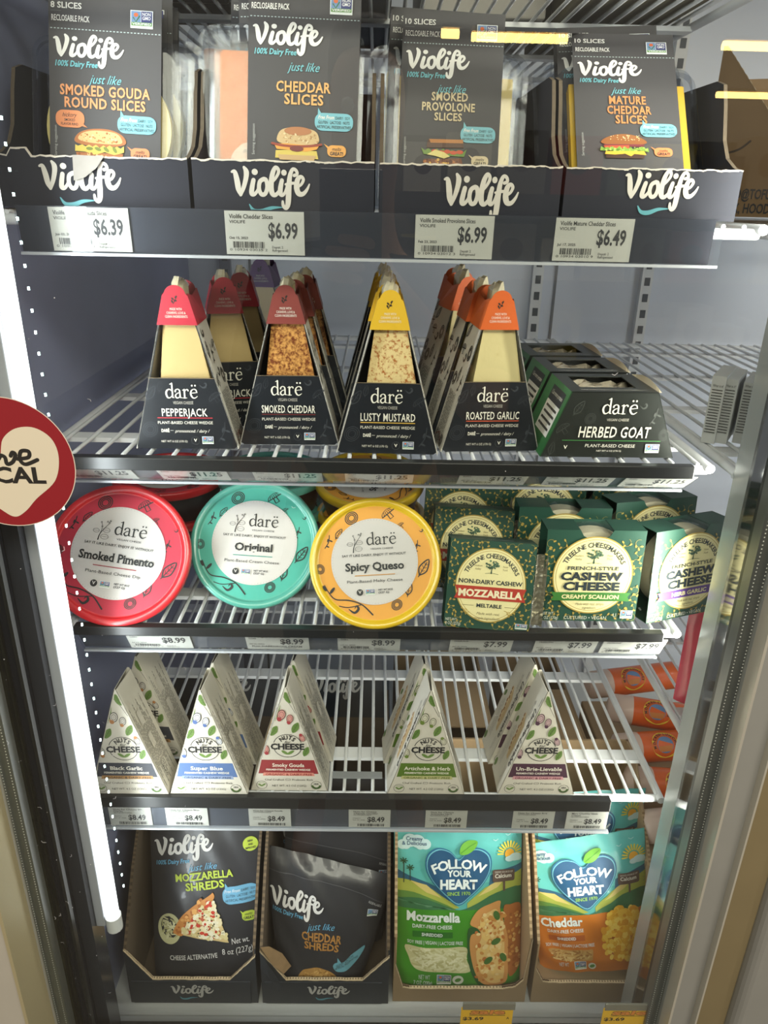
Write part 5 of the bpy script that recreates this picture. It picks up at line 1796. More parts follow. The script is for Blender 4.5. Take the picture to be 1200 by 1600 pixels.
W4 = Z4 + .0004
for nm, ban, sub, subink, body, bud, x, y, lab in (
        ('Black Garlic', P(58, 60, 68), P(176, 132, 80), P(60, 50, 40), P(206, 200, 190), P(178, 124, 76), -.2545, .6185, 'black garlic cashew wedge box with a charcoal band'),
        ("Super Blue", P(84, 110, 156), P(140, 156, 186), P(50, 66, 100), P(208, 208, 210), P(82, 104, 156), -.1705, .6195, 'blue cashew wedge box with a slate blue band'),
        ('Smoky Gouda', P(146, 54, 56), P(216, 140, 124), P(140, 50, 50), P(214, 150, 140), P(160, 58, 64), -.0855, .6255, 'smoky gouda cashew wedge box with a dark red band'),
        ('Artichoke & Herb', P(90, 116, 44), P(190, 188, 130), P(90, 100, 50), P(212, 208, 186), P(110, 130, 60), .0618, .6225, 'artichoke and herb cashew wedge box with a green band'),
        ('Un-Brie-Lievable', P(74, 44, 62), P(206, 152, 158), P(110, 56, 72), P(196, 164, 166), P(78, 48, 68), .1810, .6235, 'brie style cashew wedge box with a plum band')):
    nb = nut_box('front ' + lab, nm, ban, sub, subink, body, bud, (x, y, W4), 0)
    dup(nb, 'rear ' + lab, (x + (.003 if x < 0 else -.004), y + .0475 + (.012 if nm == 'Black Garlic' else 0), W4), (0, 0, -3 if x < 0 else 2))
m = MB(); m.box(-.0275, .0275, 0, .0105, 0, .0012, M('grey_strip', (150, 154, 158), .4))
o = m.build('label_strip', bevel=.0004)
o.location = (-.0125, .6435, W4 + .0002)
tag(o, 'loose grey plastic strip lying across the wires beside the smoky gouda', 'strip')

# ================================================================== the case floor: pouches in cartons
def pouch(label, W, H, T, art, mat, loc, rot, slope=0.0, pinch=0.0, seed=1, cat='pouch', seal=.12, hole=False, group=None, wr=.0012):
    t = thing('cheese_pouch', label, cat, loc, rot, group)
    rr = random.Random(seed)
    ph = [(rr.uniform(5, 17), rr.uniform(4, 13), rr.uniform(0, 6)) for _ in range(5)]

    def f(u, v, side):
        """u in -.5...5, v in 0..1"""
        wv = 1 - pinch * (1 - v) ** 1.5
        e = max(0.0, 1 - (2 * abs(u)) ** 2.4)
        if v < .10:
            q = .75 + 2.5 * v
        elif v < 1 - seal:
            q = 1 - .55 * ((v - .1) / (.9 - seal)) ** 2
        else:
            q = .45 * max(0.0, (1 - v) / seal)
        wv_ = sum(math.sin(a_ * u * 2 + b_ * v * 2 + c_) for a_, b_, c_ in ph) / 5 * wr * (1 if e > 0 else .4)
        y = side * (T * e ** .6 * q) + wv_
        return Vector((u * W * wv, y, v * H * (1 + slope * u)))
    m = MB()
    nu, nv = 26, 30
    m.grid(lambda a_, b_: f(a_ - .5, b_, -1), nu, nv, mat)
    m.art(art, lambda x, y, d: f(max(-.5, min(.5, x / W)), max(0, min(1, y / H)), -1) + Vector((0, -d, 0)), step=.00020, cell=.006, base=.0003)
    m.build('front_film', t)
    m = MB()
    m.grid(lambda a_, b_: f(a_ - .5, b_, 1), nu, nv, mat)
    m.grid(lambda a_, b_: Vector((f(a_ - .5, 0, -1).x, f(a_ - .5, 0, -1).y * (1 - b_) + f(a_ - .5, 0, 1).y * b_, 0)), nu, 4, mat)
    m.build('back_film', t)
    return t


POUCHD = M('pouch_charcoal', (58, 58, 62), 0.34, coat=.25)
FYT = M('pouch_teal', (96, 184, 180), 0.25, coat=.4)


def shred_art(kind):
    """front of the charcoal shreds pouch; design space from the pouch's own face"""
    CY = P(104, 170, 206)
    WT = P(226, 224, 222)
    if kind == 'moz':
        a = Art(678, 1290, .164e-3, .154e-3)
        a.turn(-4, 678, 600)
        lens_logo(a, WT, 300, 100, 752, 310)
        a.text(CY, '100% Dairy Free', 302, 318, 34, w=258, shear=.2, bold=.02)
        a.text(CY, 'just like', 540, 386, 52, w=225, shear=.4)
        G = P(186, 204, 74)
        a.tx(G, 'MOZZARELLA', 442, 880, 405, 462, bold=.03)
        a.tx(G, 'SHREDS', 512, 806, 482, 542, bold=.03)
        bubble(a, P(112, 172, 206), 785, 545, 1060, 690, (812, 512))
        a.text(WT, 'Free From', 800, 595, 26, w=120, shear=.4)
        a.text(INKD, 'DAIRY · SOY', 930, 595, 20, w=105)
        a.text(INKD, 'GLUTEN · LACTOSE · NUTS', 922, 632, 20, w=225, al='c')
        a.text(INKD, 'ARTIFICIAL PRESERVATIVES', 922, 668, 20, w=240, al='c')
        a.ell(G, 1030, 225, 58, l=3)
        for i, s_ in enumerate(('NEW', 'AND', 'IMPROVED')):
            a.text(INKD, s_, 1030, 208 + i * 28, 16, al='c', w=(40, 36, 80)[i], bold=.02)
        bubble(a, G, 915, 760, 1018, 842, (905, 750))
        a.text(INKD, 'melts', 966, 795, 22, al='c', w=60, shear=.4)
        a.text(INKD, 'GREAT!', 966, 828, 22, al='c', w=82, bold=.02)
        a.turn()
        # shreds behind a clear patch
        a.ell(P(206, 204, 160), 372, 868, 92, 128, 1, 32)
        r = random.Random(3)
        for _ in range(46):
            q, an = r.uniform(0, .9), r.uniform(0, 2 * PI)
            cx, cy, b = 372 + 80 * q * math.cos(an), 868 + 112 * q * math.sin(an), r.uniform(0, PI)
            a.line(r.choice((P(228, 226, 188), P(186, 182, 134), P(216, 212, 170))), [(cx - 24 * math.cos(b), cy - 24 * math.sin(b)), (cx + 24 * math.cos(b), cy + 24 * math.sin(b))], 11, l=2, caps=False)
        # slice of pizza
        crust = smooth([(712, 572), (690, 590), (560, 680), (470, 760), (405, 880), (420, 905), (470, 920), (500, 860), (560, 790), (640, 720), (720, 620)], 5, True)
        a.poly(P(214, 188, 132), [(700, 600), (826, 985), (640, 950), (430, 905), (470, 790), (560, 700)], 3)
        a.poly(P(206, 140, 74), crust, 4)
        rr = random.Random(9)

        def inside(x, y):
            return (x - 440) * (600 - 900) - (y - 900) * (700 - 440) < 0 and (x - 700) * 385 - (y - 600) * 126 < 0 and y < 880 + (x - 430) * .25
        blobs(a, [P(168, 62, 40), P(190, 90, 60)], 470, 640, 800, 940, 90, 8, 17, 5, 5, inside)
        blobs(a, [P(232, 218, 176), P(222, 206, 150), P(236, 228, 200)], 470, 640, 810, 950, 190, 9, 22, 6, 5, inside)
        blobs(a, [P(196, 60, 40)], 480, 640, 800, 940, 34, 7, 14, 7, 7, inside)
        blobs(a, [P(70, 80, 40)], 480, 640, 800, 940, 40, 3, 6, 8, 8, inside)
        blobs(a, [P(226, 168, 96), P(178, 108, 52)], 420, 600, 700, 900, 60, 8, 16, 10, 5, lambda x, y: (x - 440) * (600 - 900) - (y - 900) * (700 - 440) > -2000 and (x - 405) * (580 - 890) - (y - 890) * (690 - 405) < 12000)
        a.tx(WT, 'CHEESE ALTERNATIVE', 375, 738, 1072, 1110, rot=-3, bold=.01)
        a.text(WT, 'Net wt.', 850, 998, 46, w=130, rot=-3)
        a.text(WT, '8 oz (227g)', 775, 1082, 48, w=230, rot=-3)
    else:
        a = Art(575, 1290, .164e-3, .176e-3)
        lens_logo(a, WT, 110, 655, 552, 835)
        a.text(CY, '100% Dairy Free', 120, 822, 28, w=262, shear=.2, bold=.02)
        a.text(CY, 'just like', 415, 890, 44, w=245, shear=.4, rot=-6)
        TN = P(178, 128, 66)
        a.tx(TN, 'CHEDDAR', 370, 728, 900, 952, bold=.03)
        a.tx(TN, 'SHREDS', 392, 712, 962, 1008, bold=.03)
        B = P(108, 164, 180)
        a.poly(B, smooth([(680, 1120), (700, 1090), (780, 1075), (860, 1020), (930, 975), (955, 968), (950, 1010), (900, 1090), (820, 1140), (730, 1155)], 4, True), 3)
        a.poly(B, [(712, 1050), (760, 1085), (720, 1100)], 3)
        a.text(INKD, 'GLUTEN · LACTOSE', 715, 1122, 17, w=170, rot=-26)
        a.text(INKD, 'ARTIFICIAL PRESERVATIVES', 705, 1146, 17, w=230, rot=-24)
        a.poly(P(182, 138, 76), smooth([(335, 1225), (360, 1165), (450, 1140), (540, 1132), (650, 1150), (740, 1200), (690, 1225)], 4, True), 3)
        r = random.Random(12)
        for _ in range(90):
            x = r.uniform(350, 720)
            y = 1225 - r.uniform(0, 1) * 84 * (1 - ((x - 535) / 215) ** 2)
            b = r.uniform(0, PI)
            a.line(r.choice((P(214, 172, 106), P(160, 114, 56), P(196, 152, 86))), [(x - 22 * math.cos(b), y - 10 * math.sin(b)), (x + 22 * math.cos(b), y + 10 * math.sin(b))], 9, l=4, caps=False)
        nongmo(a, 915, 696, 1000, 746)
        a.text(P(190, 190, 190), 'RESEALABLE', 910, 650, 18, w=110, rot=12)
        a.line(P(92, 92, 96), [(110, 570), (400, 560), (760, 575), (1030, 640)], 4, sm=4, l=2)
    return a


def heart_pts(cx, cy, w_, h):
    return smooth([(cx, cy - h * .30), (cx + w_ * .14, cy - h * .44), (cx + w_ * .32, cy - h * .48), (cx + w_ * .47, cy - h * .36), (cx + w_ * .49, cy - h * .12), (cx + w_ * .38, cy + h * .12), (cx + w_ * .18, cy + h * .36), (cx, cy + h * .5), (cx - w_ * .18, cy + h * .36), (cx - w_ * .38, cy + h * .12), (cx - w_ * .49, cy - h * .12), (cx - w_ * .47, cy - h * .36), (cx - w_ * .32, cy - h * .48), (cx - w_ * .14, cy - h * .44)], 4, True)


def heart_pouch_art(kind):
    """the teal pouch with the big blue heart"""
    moz = kind == 'moz'
    a = Art(552, 1330, .158e-3, .160e-3) if moz else Art(552, 1215, .158e-3, .140e-3)
    SKY = P(100, 190, 188, .3)
    x0, x1 = 40, 1064
    lo = P(70, 146, 44, .3) if moz else P(206, 122, 44, .3)
    lo2 = P(46, 110, 40, .3) if moz else P(176, 92, 40, .3)
    a.rect(SKY, x0, 60, x1, 480, 0)
    a.poly(P(44, 96, 128), smooth([(x0, 390), (150, 430), (300, 480), (480, 560), (480, 620), (x0, 620)], 3, False) + [(x0, 620)], 1)
    a.poly(P(48, 100, 130), [(800, 430), (900, 390), (1064, 350), (1064, 600), (780, 600)], 1)
    a.poly(P(170, 180, 80), smooth([(x0, 470), (170, 470), (300, 510), (430, 590), (520, 650), (520, 680), (x0, 680)], 3) + [(x0, 680)], 2)
    a.poly(P(214, 196, 120), [(170, 470), (300, 500), (420, 600), (300, 560)], 3)
    a.poly(P(170, 180, 80), [(620, 640), (760, 520), (900, 460), (1064, 400), (1064, 680), (620, 680)], 2)
    a.poly(P(214, 196, 120), [(700, 590), (800, 500), (960, 430), (860, 520)], 3)
    a.poly(P(96, 140, 66), smooth([(x0, 560), (200, 560), (350, 610), (500, 670), (500, 700), (x0, 700)], 3) + [(x0, 700)], 4)
    a.poly(P(56, 112, 74), smooth([(x0, 620), (250, 600), (420, 650), (560, 690), (700, 640), (850, 560), (1064, 540), (1064, 720), (x0, 720)], 3) + [(x0, 720)], 5)
    a.rect(lo, x0, 690, x1, 1330, 6)
    # cloud with words
    CL = P(196, 224, 226, .3)
    for cx, cy, r in ((110, 190, 36), (170, 160, 48), (230, 165, 48), (290, 185, 38), (140, 195, 30), (250, 195, 30)):
        a.ell(CL, cx, cy, r * 1.2, r, 7, 20)
    NV = P(40, 84, 120)
    a.tx(NV, 'Creamy', 140, 270, 132, 160, l=9, bold=.02)
    a.tx(NV, '& Delicious', 108, 302, 166, 192, l=9, bold=.02)
    # palms
    for px, py, pb in ((122, 318, 490), (172, 368, 470)):
        a.line(P(56, 74, 60), [(px, py), (px, pb)], 7, l=7)
        for k in range(7):
            an = k * 2 * PI / 7
            a.line(P(50, 84, 60), [(px, py), (px + 28 * math.cos(an), py + 22 * math.sin(an) - 4)], 9, l=8)
    # sun
    SN = P(228, 206, 70)
    for k in range(13):
        an = PI + k * PI / 11
        a.line(SN, [(955 + 52 * math.cos(an), 262 + 52 * math.sin(an)), (955 + 92 * math.cos(an), 262 + 92 * math.sin(an))], 12, l=7)
    a.ell(P(232, 170, 52), 955, 262, 38, l=7)
    for cx, cy, r in ((955, 300, 28), (1000, 290, 38), (1030, 302, 24)):
        a.ell(CL, cx, cy, r * 1.3, r * .8, 8, 16)
    for bx, by in ((845, 158), (945, 122)):
        a.line(CL, [(bx - 18, by - 6), (bx, by + 4), (bx + 20, by - 8)], 4, l=7)
    # heart
    a.poly(P(36, 104, 146), heart_pts(552, 425, 526, 450), 8)
    a.poly(P(120, 196, 212), heart_pts(552, 425, 506, 430), 9)
    a.poly(P(28, 82, 122), heart_pts(552, 425, 492, 416), 10)
    WT = P(226, 236, 236)
    a.arc(WT, 'FOLLOW', 552, 800, 440, -26, 26, 68, bold=.03, l=12, kx=1.1)
    a.tx(WT, 'YOUR', 460, 650, 378, 424, l=12, bold=.04)
    a.tx(WT, 'HEART', 405, 698, 450, 518, l=12, bold=.045)
    a.tx(P(150, 196, 84), 'SINCE 1970', 460, 642, 542, 568, l=12, bold=.02)
    a.turn(-25, 630, 210)
    a.poly(P(108, 176, 56), smooth([(550, 215), (590, 165), (660, 160), (715, 195), (670, 235), (600, 245)], 4, True), 13)
    a.line(P(70, 136, 40), [(560, 214), (640, 200), (700, 197)], 5, l=14)
    a.turn()
    # sign
    a.rrect(P(92, 74, 66), 820, 382, 996, 478, 14, 8)
    a.rect(P(92, 74, 66), 904, 478, 920, 550, 8)
    a.tx(P(226, 220, 210), 'GOOD SOURCE OF', 838, 980, 394, 408, l=10)
    a.tx(P(230, 226, 216), 'Calcium', 838, 970, 416, 446, l=10, bold=.02)
    # lower words
    a.tx(WT, 'Mozzarella' if moz else 'Cheddar', 145, 562 if moz else 500, 708, 780, l=9, bold=.035)
    a.tx(WT, 'DAIRY-FREE CHEESE', 190, 500, 808, 836, l=9, bold=.015)
    a.rect(lo2, 190, 862, 505, 908, 8)
    a.tx(WT, 'SHREDDED', 262, 425, 874, 898, l=10, bold=.02)
    a.tx(WT, 'SOY FREE | VEGAN | LACTOSE FREE', 150, 585, 936, 962, l=9, bold=.01)
    # window with shreds
    win = smooth([(135, 985), (300, 992), (470, 985), (612, 985), (615, 1080), (640, 1180), (450, 1185), (260, 1185), (190, 1150), (160, 1080)], 4, True) if moz else smooth([(170, 985), (350, 992), (520, 985), (565, 990), (560, 1050), (540, 1085), (400, 1090), (260, 1085), (200, 1040)], 4, True)
    a.poly(P(206, 204, 158) if moz else P(196, 150, 84), win, 8)
    r = random.Random(21)
    cs = (P(228, 226, 192), P(190, 186, 136), P(218, 216, 176)) if moz else (P(222, 190, 128), P(170, 120, 60), P(208, 168, 100))
    for _ in range(120):
        x, y, b = r.uniform(190, 595 if moz else 530), r.uniform(1005, 1165 if moz else 1105), r.uniform(-.9, .9) + (PI / 2 if r.random() < .3 else 0)
        if y > 1005 + (x - 130) * 1.6 or (not moz and y > 1075):
            continue
        a.line(r.choice(cs), [(x - 34 * math.cos(b), y - 22 * math.sin(b)), (x + 34 * math.cos(b), y + 22 * math.sin(b))], 15 if moz else 12, l=9, caps=False)
    dn = 0 if moz else -112
    nongmo(a, 382, 1204 + dn, 494, 1296 + dn * 1.1, 9)
    a.ell(P(222, 226, 214), 548, 1250 + dn, 44 if moz else 36, l=9)
    a.ell(P(84, 140, 60), 548, 1250 + dn, 26, 18, 10, 14, -30)
    a.tx(WT, 'NET WT', 240, 328, 1216 + dn, 1256 + dn, l=9)
    if moz:
        a.tx(WT, '7 OZ (200g)', 200, 345, 1270, 1306, l=9)
    # the dish
    if moz:
        a.poly(P(40, 88, 42), smooth([(640, 820), (620, 950), (640, 1150), (720, 1310), (800, 1330), (760, 900)], 4, True), 8)
        a.poly(P(208, 150, 86), smooth([(640, 790), (700, 690), (800, 640), (880, 620), (880, 700), (940, 900), (945, 1100), (930, 1300), (760, 1300), (680, 1180), (640, 1000), (650, 880), (720, 870), (700, 830)], 4, True), 9)
        a.poly(P(176, 108, 52), smooth([(905, 690), (960, 660), (1050, 680), (1062, 900), (1062, 1150), (960, 1250), (940, 1000)], 4, True), 8)
        a.poly(P(226, 190, 122), smooth([(720, 760), (800, 700), (860, 700), (910, 900), (915, 1100), (900, 1280), (790, 1280), (710, 1150), (690, 1000), (730, 900)], 4, True), 10)
        blobs(a, [P(206, 146, 74), P(236, 210, 150), P(190, 116, 54), P(232, 196, 120)], 690, 720, 910, 1280, 150, 8, 20, 15, 11, lambda x, y: x > 690 + max(0, 850 - y) * .5)
        blobs(a, [P(206, 146, 74), P(222, 180, 110), P(160, 96, 44)], 950, 720, 1055, 1180, 50, 8, 18, 16, 10)
        for x, y, an in ((785, 1085, -40), (905, 1070, 60), (845, 935, -20), (850, 730, 70)):
            a.ell(P(70, 112, 48), x, y, 40, 24, 14, 14, an)
    else:
        blobs(a, [P(234, 176, 44), P(242, 196, 70), P(224, 158, 34), P(246, 210, 96)], 640, 640, 1020, 1090, 420, 14, 30, 17, 9, lambda x, y: ((x - 850) / 190) ** 2 + ((y - 880) / 235) ** 2 < 1 and x + y * .25 > 860)
    keep = []
    for mat, vs, fs, l in a.it:
        keep.append((mat, [(max(-.0795, min(.0795, x)), max(.001, min(.2025 if moz else .1612, y))) for x, y in vs], fs, l))
    a.it = keep
    return a


def floor_carton(label, x0, x1, y0, mat, dark, low, h1, corner, depth=.19, hb=.25, logo=None, seed=1, zoff=0):
    t = thing('display_carton', label, 'carton', ((x0 + x1) / 2, y0, ZF + .0008))
    W = (x1 - x0) / 2 - .0008
    rr = random.Random(seed)
    n = 14
    top = []
    if corner == 'cut':
        key = [(-W, h1), (-W + .030, low), (W - .032, low), (W, h1 * .9)]
    else:
        key = [(-W, h1), (-W + .002, h1 * .6), (-W + .012, low + .002), (-W + .02, low), (W - .03, low), (W - .014, low + .004), (W - .005, low + .016), (W, h1)]
    for (xa, za), (xb, zb) in zip(key, key[1:]):
        for k in range(n):
            q = k / n
            top.append((xa + (xb - xa) * q, za + (zb - za) * q + rr.uniform(-.0005, .0005)))
    top.append(key[-1])
    m = MB()
    m.prism([(-W, 0), (W, 0)] + top[::-1], 'y', 0, .003, mat)
    if logo:
        a = Art(0, 0, 1)
        m.box(-W + .004, W - .008, -.0012, 0, .001, low - .003, mat)
        lens_logo(a, P(190, 188, 184), logo[0], -logo[3], logo[1], -logo[2])
        swoosh(a, P(92, 150, 166), logo[0] + .2 * (logo[1] - logo[0]), -logo[2] + .0005, logo[0] + .62 * (logo[1] - logo[0]))
        m.art(a, flat(0, -.0013, 0), step=.00008)
    m.build('front_panel', t)
    m = MB()
    for i in range(len(top) - 1):
        (xa, za), (xb, zb) = top[i], top[i + 1]
        th = rr.uniform(.0004, .0010)
        m.add([(xa, -.0004, za - th), (xb, -.0004, zb - th), (xb, -.0004, zb + .0004), (xa, -.0004, za + .0004), (xa, .0034, za + .0004), (xb, .0034, zb + .0004)], [(0, 1, 2, 3), (3, 2, 5, 4)], KRAFTEDGE)
        # flutes of the corrugated board
        for q in (.25, .75):
            x, z = xa + (xb - xa) * q, za + (zb - za) * q
            m.add([(x - .0006, .0008, z + .0006), (x + .0006, .0008, z + .0006), (x + .0004, .0028, z + .0007), (x - .0004, .0028, z + .0007)], [(0, 1, 2, 3)], M('flute_shadow', (86, 66, 46), .9))
    m.build('cut_edge', t)
    inner = KRAFT if not dark else M('carton_inside_brown', (96, 82, 66), .8)
    for s_ in (-1, 1):
        m = MB()
        xx = s_ * W
        pr = [(.003, 0), (.003, h1), (.06, h1 + .07), (.105, h1 + .11), (.15, hb), (depth, hb), (depth, 0)]
        m.prism([(y, z) for y, z in pr], 'x', xx, xx - s_ * .0015, mat)
        m.prism([(y, z) for y, z in pr], 'x', xx - s_ * .0015, xx - s_ * .003, inner)
        for (ya, za), (yb, zb) in zip(pr[1:3], pr[2:4]):
            k = 24
            for i in range(k):
                q0, q1 = i / k, (i + 1) / k
                za0, zb0 = za + (zb - za) * q0, za + (zb - za) * q1
                ya0, yb0 = ya + (yb - ya) * q0, ya + (yb - ya) * q1
                m.add([(xx + s_ * .0003, ya0 - .0006, za0), (xx - s_ * .0031, ya0 - .0006, za0), (xx - s_ * .0031, yb0 - .0006, zb0), (xx + s_ * .0003, yb0 - .0006, zb0)], [(0, 1, 2, 3)], (M('flute_dark', (112, 94, 72), .9) if dark else M('flute_tone2', (176, 152, 118), .9)) if i % 2 else (M('flute_dark2', (84, 70, 54), .9) if dark else M('flute_tone', (140, 116, 86), .9)))
        m.build('side_panel', t)
    m = MB()
    m.box(-W, W, depth - .003, depth, 0, hb, inner)
    if logo:
        m.box(-W, W, depth - .0036, depth - .003, hb - .05, hb + .035, mat)
        a = Art(0, 0, 1)
        lens_logo(a, P(190, 188, 184), -.035, -hb - .022, .035, -hb + .018)
        m.art(a, flat(0, depth - .0037, 0), step=.00008)
    m.box(-W, W, .003, depth, 0, .002, inner)
    m.build('back_panel', t)
    return t


CHAR = M('floor_carton_charcoal', (50, 54, 60), .55, noise=.08, nscale=30)
KR2 = M('kraft_cardboard_dull', (158, 134, 102), .8, noise=.08, nscale=30)
floor_carton('dark carton holding mozzarella shreds, standing on the case floor', -.2880, -.1310, .613, CHAR, True, .042, .092, 'cut', depth=.30, logo=(-.027, .025, .012, .034), seed=3)
fc2 = floor_carton('dark carton holding cheddar shreds, with a torn corner hanging down', -.1270, .0290, .613, CHAR, True, .042, .092, 'cut', depth=.30, logo=(-.022, .030, .012, .034), seed=4)
m = MB()
m.add([(-.076, -.002, .09), (-.07, -.003, .078), (-.06, -.005, .06), (-.052, -.004, .036), (-.057, -.006, .032), (-.066, -.005, .05), (-.077, -.003, .066)], [(0, 1, 2, 3, 4, 5, 6)], CHAR)
m.add([(-.076, -.001, .10), (-.066, .004, .095), (-.052, .010, .075), (-.042, .012, .05), (-.05, .002, .05), (-.062, -.002, .07)], [(0, 1, 2, 3, 4, 5)], M('torn_kraft', (150, 122, 88), .9, noise=.25, nscale=120))
m.build('torn_flap', fc2)
floor_carton('brown kraft carton holding the green and teal mozzarella pouches', .0330, .1985, .616, KR2, False, .024, .11, 'round', seed=5)
floor_carton('brown kraft carton holding the orange and teal cheddar pouches', .2040, .3500, .616, KR2, False, .036, .10, 'round', seed=6)

ZB = ZF + .0035
sm = shred_art('moz')
q1 = pouch('front charcoal pouch of mozzarella shreds with a pizza slice on it', .146, .196, .016, sm, POUCHD, (-.1950, .652, ZB), (-20, -1.5, 2), seed=2)
dup(q1, 'rear charcoal pouch of mozzarella shreds, behind the pizza slice pouch', (-.1990, .702, ZB), (-18, -1, 0))
sc_ = shred_art('ched')
q2 = pouch('front charcoal pouch of cheddar shreds, slumped in its torn carton', .156, .152, .022, sc_, POUCHD, (-.0560, .640, ZB + .003), (-22, 4, 2), slope=-.22, pinch=.36, seed=5, wr=.003)
q3 = pouch('middle charcoal pouch of cheddar shreds, its brand word half hidden', .146, .190, .018, sc_, POUCHD, (-.0440, .690, ZB + .016), (-18, 3, -1), slope=-.10, pinch=.12, seed=7, wr=.002)
dup(q3, 'rear charcoal pouch of cheddar shreds, only its top seal showing', (-.0470, .738, ZB + .022), (-15, 1, 0))
fm = heart_pouch_art('moz')
q4 = pouch('front teal and green pouch of shredded mozzarella with a big blue heart', .160, .204, .017, fm, FYT, (.1160, .643, ZB), (-18, -1, 0), seed=3)
dup(q4, 'rear teal and green mozzarella pouch, tucked behind the front one', (.1160, .700, ZB), (-16, 0, 0))
fc = heart_pouch_art('ched')
q5 = pouch('front teal and orange pouch of shredded cheddar, tilted in its kraft carton', .160, .162, .019, fc, FYT, (.2830, .642, ZB + .030), (-22, -8, -4), slope=.10, pinch=.22, seed=8, wr=.002)
dup(q5, 'rear teal and orange cheddar pouch, its heart partly behind the price rail', (.2700, .700, ZB + .062), (-14, 2, 0))

# yellow sale tags on the front lip
for i, (x, lab) in enumerate(((.1255, 'yellow sale tag of $3.69 below the green and teal pouches'), (.2720, 'yellow sale tag of $3.69 below the tilted orange and teal pouch'))):
    t = thing('sale_tag', lab, 'price tag', (x, .5062, .7425), (0, 0, 0), 'yellow sale tags on the front lip')
    m = MB(); m.box(-.0268, .0268, 0, .0006, -.04, -.0055, M('sale_yellow', (232, 182, 32), .5))
    a = Art(0, 0, 1)
    BK, ORG = P(36, 28, 20), P(226, 138, 54)
    a.tx(BK, 'sale', -.0180, .0190, .0080, .0155, l=2, bold=.05, shear=.1)
    a.tx(ORG, 'sale', -.0173, .0183, .0086, .0151, l=3, bold=.03, shear=.1)
    a.rect(BK, -.0180, .0168, .0190, .0175, 2)
    a.tx(BK, '$3.69', -.0245, -.003, .0200, .0246, l=2, bold=.03)
    a.tx(BK, 'A', .0205, .0235, .0196, .0230, l=2, bold=.02)
    m.art(a, flat(0, 0, 0), step=.00006)
    m.build('tag_card', t)
    m = MB(); m.box(-.0255, .0285, -.0006, .0016, -.0085, .001, M('tag_clip', (132, 130, 120), .25, .2)); m.build('clip', t, bevel=.0004)

# ------------------------------------------------------------------ behind and beside: boxes and packs seen between the wires
for i, (x0, x1, y0, y1, h, lab) in enumerate((
        (.04, .18, .85, 1.08, .21, 'kraft box behind the teal mozzarella pouches'),
        (.21, .315, .83, 1.08, .20, 'open kraft box below the wires at the end of the lowest shelf'))):
    t = thing('cardboard_box', lab, 'box', ((x0 + x1) / 2, y0, ZF + .0005), group='kraft boxes on the case floor')
    hw, d = (x1 - x0) / 2, y1 - y0
    m = MB()
    m.box(-hw, hw, 0, .003, 0, h, KR2); m.box(-hw, hw, d - .003, d, 0, h, KR2)
    m.box(-hw, -hw + .003, .003, d - .003, 0, h, KR2); m.box(hw - .003, hw, .003, d - .003, 0, h, KR2)
    m.box(-hw + .003, hw - .003, .003, d - .003, 0, .003, KR2)
    m.build('box_body', t)
    m = MB()
    m.box(-hw + .003, hw - .003, .03, d * .62, h - .003, h - .0005, KRAFT)
    m.build('top_flap', t)
OR_ = M('orange_wrap', (226, 100, 36), .35, coat=.3)
PEA = M('pale_pink_wrap', (226, 200, 186), .4)
spots = ((.392, .715, .775, 6), (.385, .770, .790, -4), (.384, .830, .800, 6), (.392, .885, .818, -14), (.372, .945, .826, 12))
labs = ('orange and pale pink tube pack lowest in the pile beside the wires', 'second orange tube pack up the pile beside the wires', 'third orange tube pack in the pile, a yellow ring on it', 'fourth orange tube pack, slanting across the pile', 'orange tube pack at the rear of the pile')
for (x, y, z, an), lab in zip(spots, labs):
    t = thing('tube_pack', lab, 'food pack', (x, y, z), (0, 0, an), 'orange tube packs in the next bay')
    m = MB()
    m.tube([(-.010, 0, 0), (.10, 0, 0)], [.021, .021], OR_, 16)
    a = Art(0, 0, 1)
    a.ell(P(226, 198, 40), 0, 0, .019, l=1, n=28)
    a.ell(P(96, 132, 176), 0, 0, .0115, l=2)
    a.poly(P(206, 128, 60), [(-.011, .002), (.011, .001), (.008, .009), (-.008, .009)], 3)
    a.arc(P(50, 46, 30), 'MOCKED LUNCHES', 0, 0, .0138, -110, 110, .0034, bold=.03, l=3)

    def wrapf(px, py, d):
        an_ = py / .021
        r = .0212 + d
        return Vector((px + .022, -r * math.sin(PI / 4 - an_), r * math.cos(PI / 4 - an_)))
    m.art(a, wrapf, step=.00008, cell=.008)
    m.build('wrapper', t)
    m = MB()
    m.tube([(-.045, 0, 0), (-.040, 0, 0), (-.010, 0, 0)], [.010, .0205, .0212], PEA, 16)
    m.build('wrapper_end', t)
m = MB(); m.box(.345, .56, .68, 1.0, ZF + .001, .750, KR2)
o = m.build('cardboard_box', bevel=.002)
tag(o, 'low kraft box under the pile of orange tube packs', 'box')
PK_ = M('pink_pouch_film', (206, 62, 86), .25, coat=.5)
pa = Art(0, 0, 1)
pa.ell(P(176, 166, 112), -.008, -.075, .034, .045, 1, 30)
blobs(pa, [P(206, 196, 140), P(120, 116, 70), P(222, 214, 170), P(150, 96, 70)], -.035, -.115, .018, -.038, 60, .003, .007, 3, 2, lambda x, y: ((x + .008) / .032) ** 2 + ((y + .075) / .043) ** 2 < 1)
pa.line(P(236, 226, 224), [(.02, -.02), (.04, -.04), (.045, -.08)], .002, sm=4, l=3)
pouch('pink pouch with a food window standing in the next bay, half behind the post', .12, .15, .016, pa, PK_, (.408, .690, Z4 + .0628), (-8, 0, -20), seed=11, cat='pouch')

m = MB(); m.box(-.066, .066, .004, .09, .0025, .0285, KR2)
o = m.build('cardboard_riser', bevel=.001)
o.location = (.2765, .620, ZF + .0008)
tag(o, 'kraft riser lifting the tilted orange and teal pouch inside its carton', 'box')

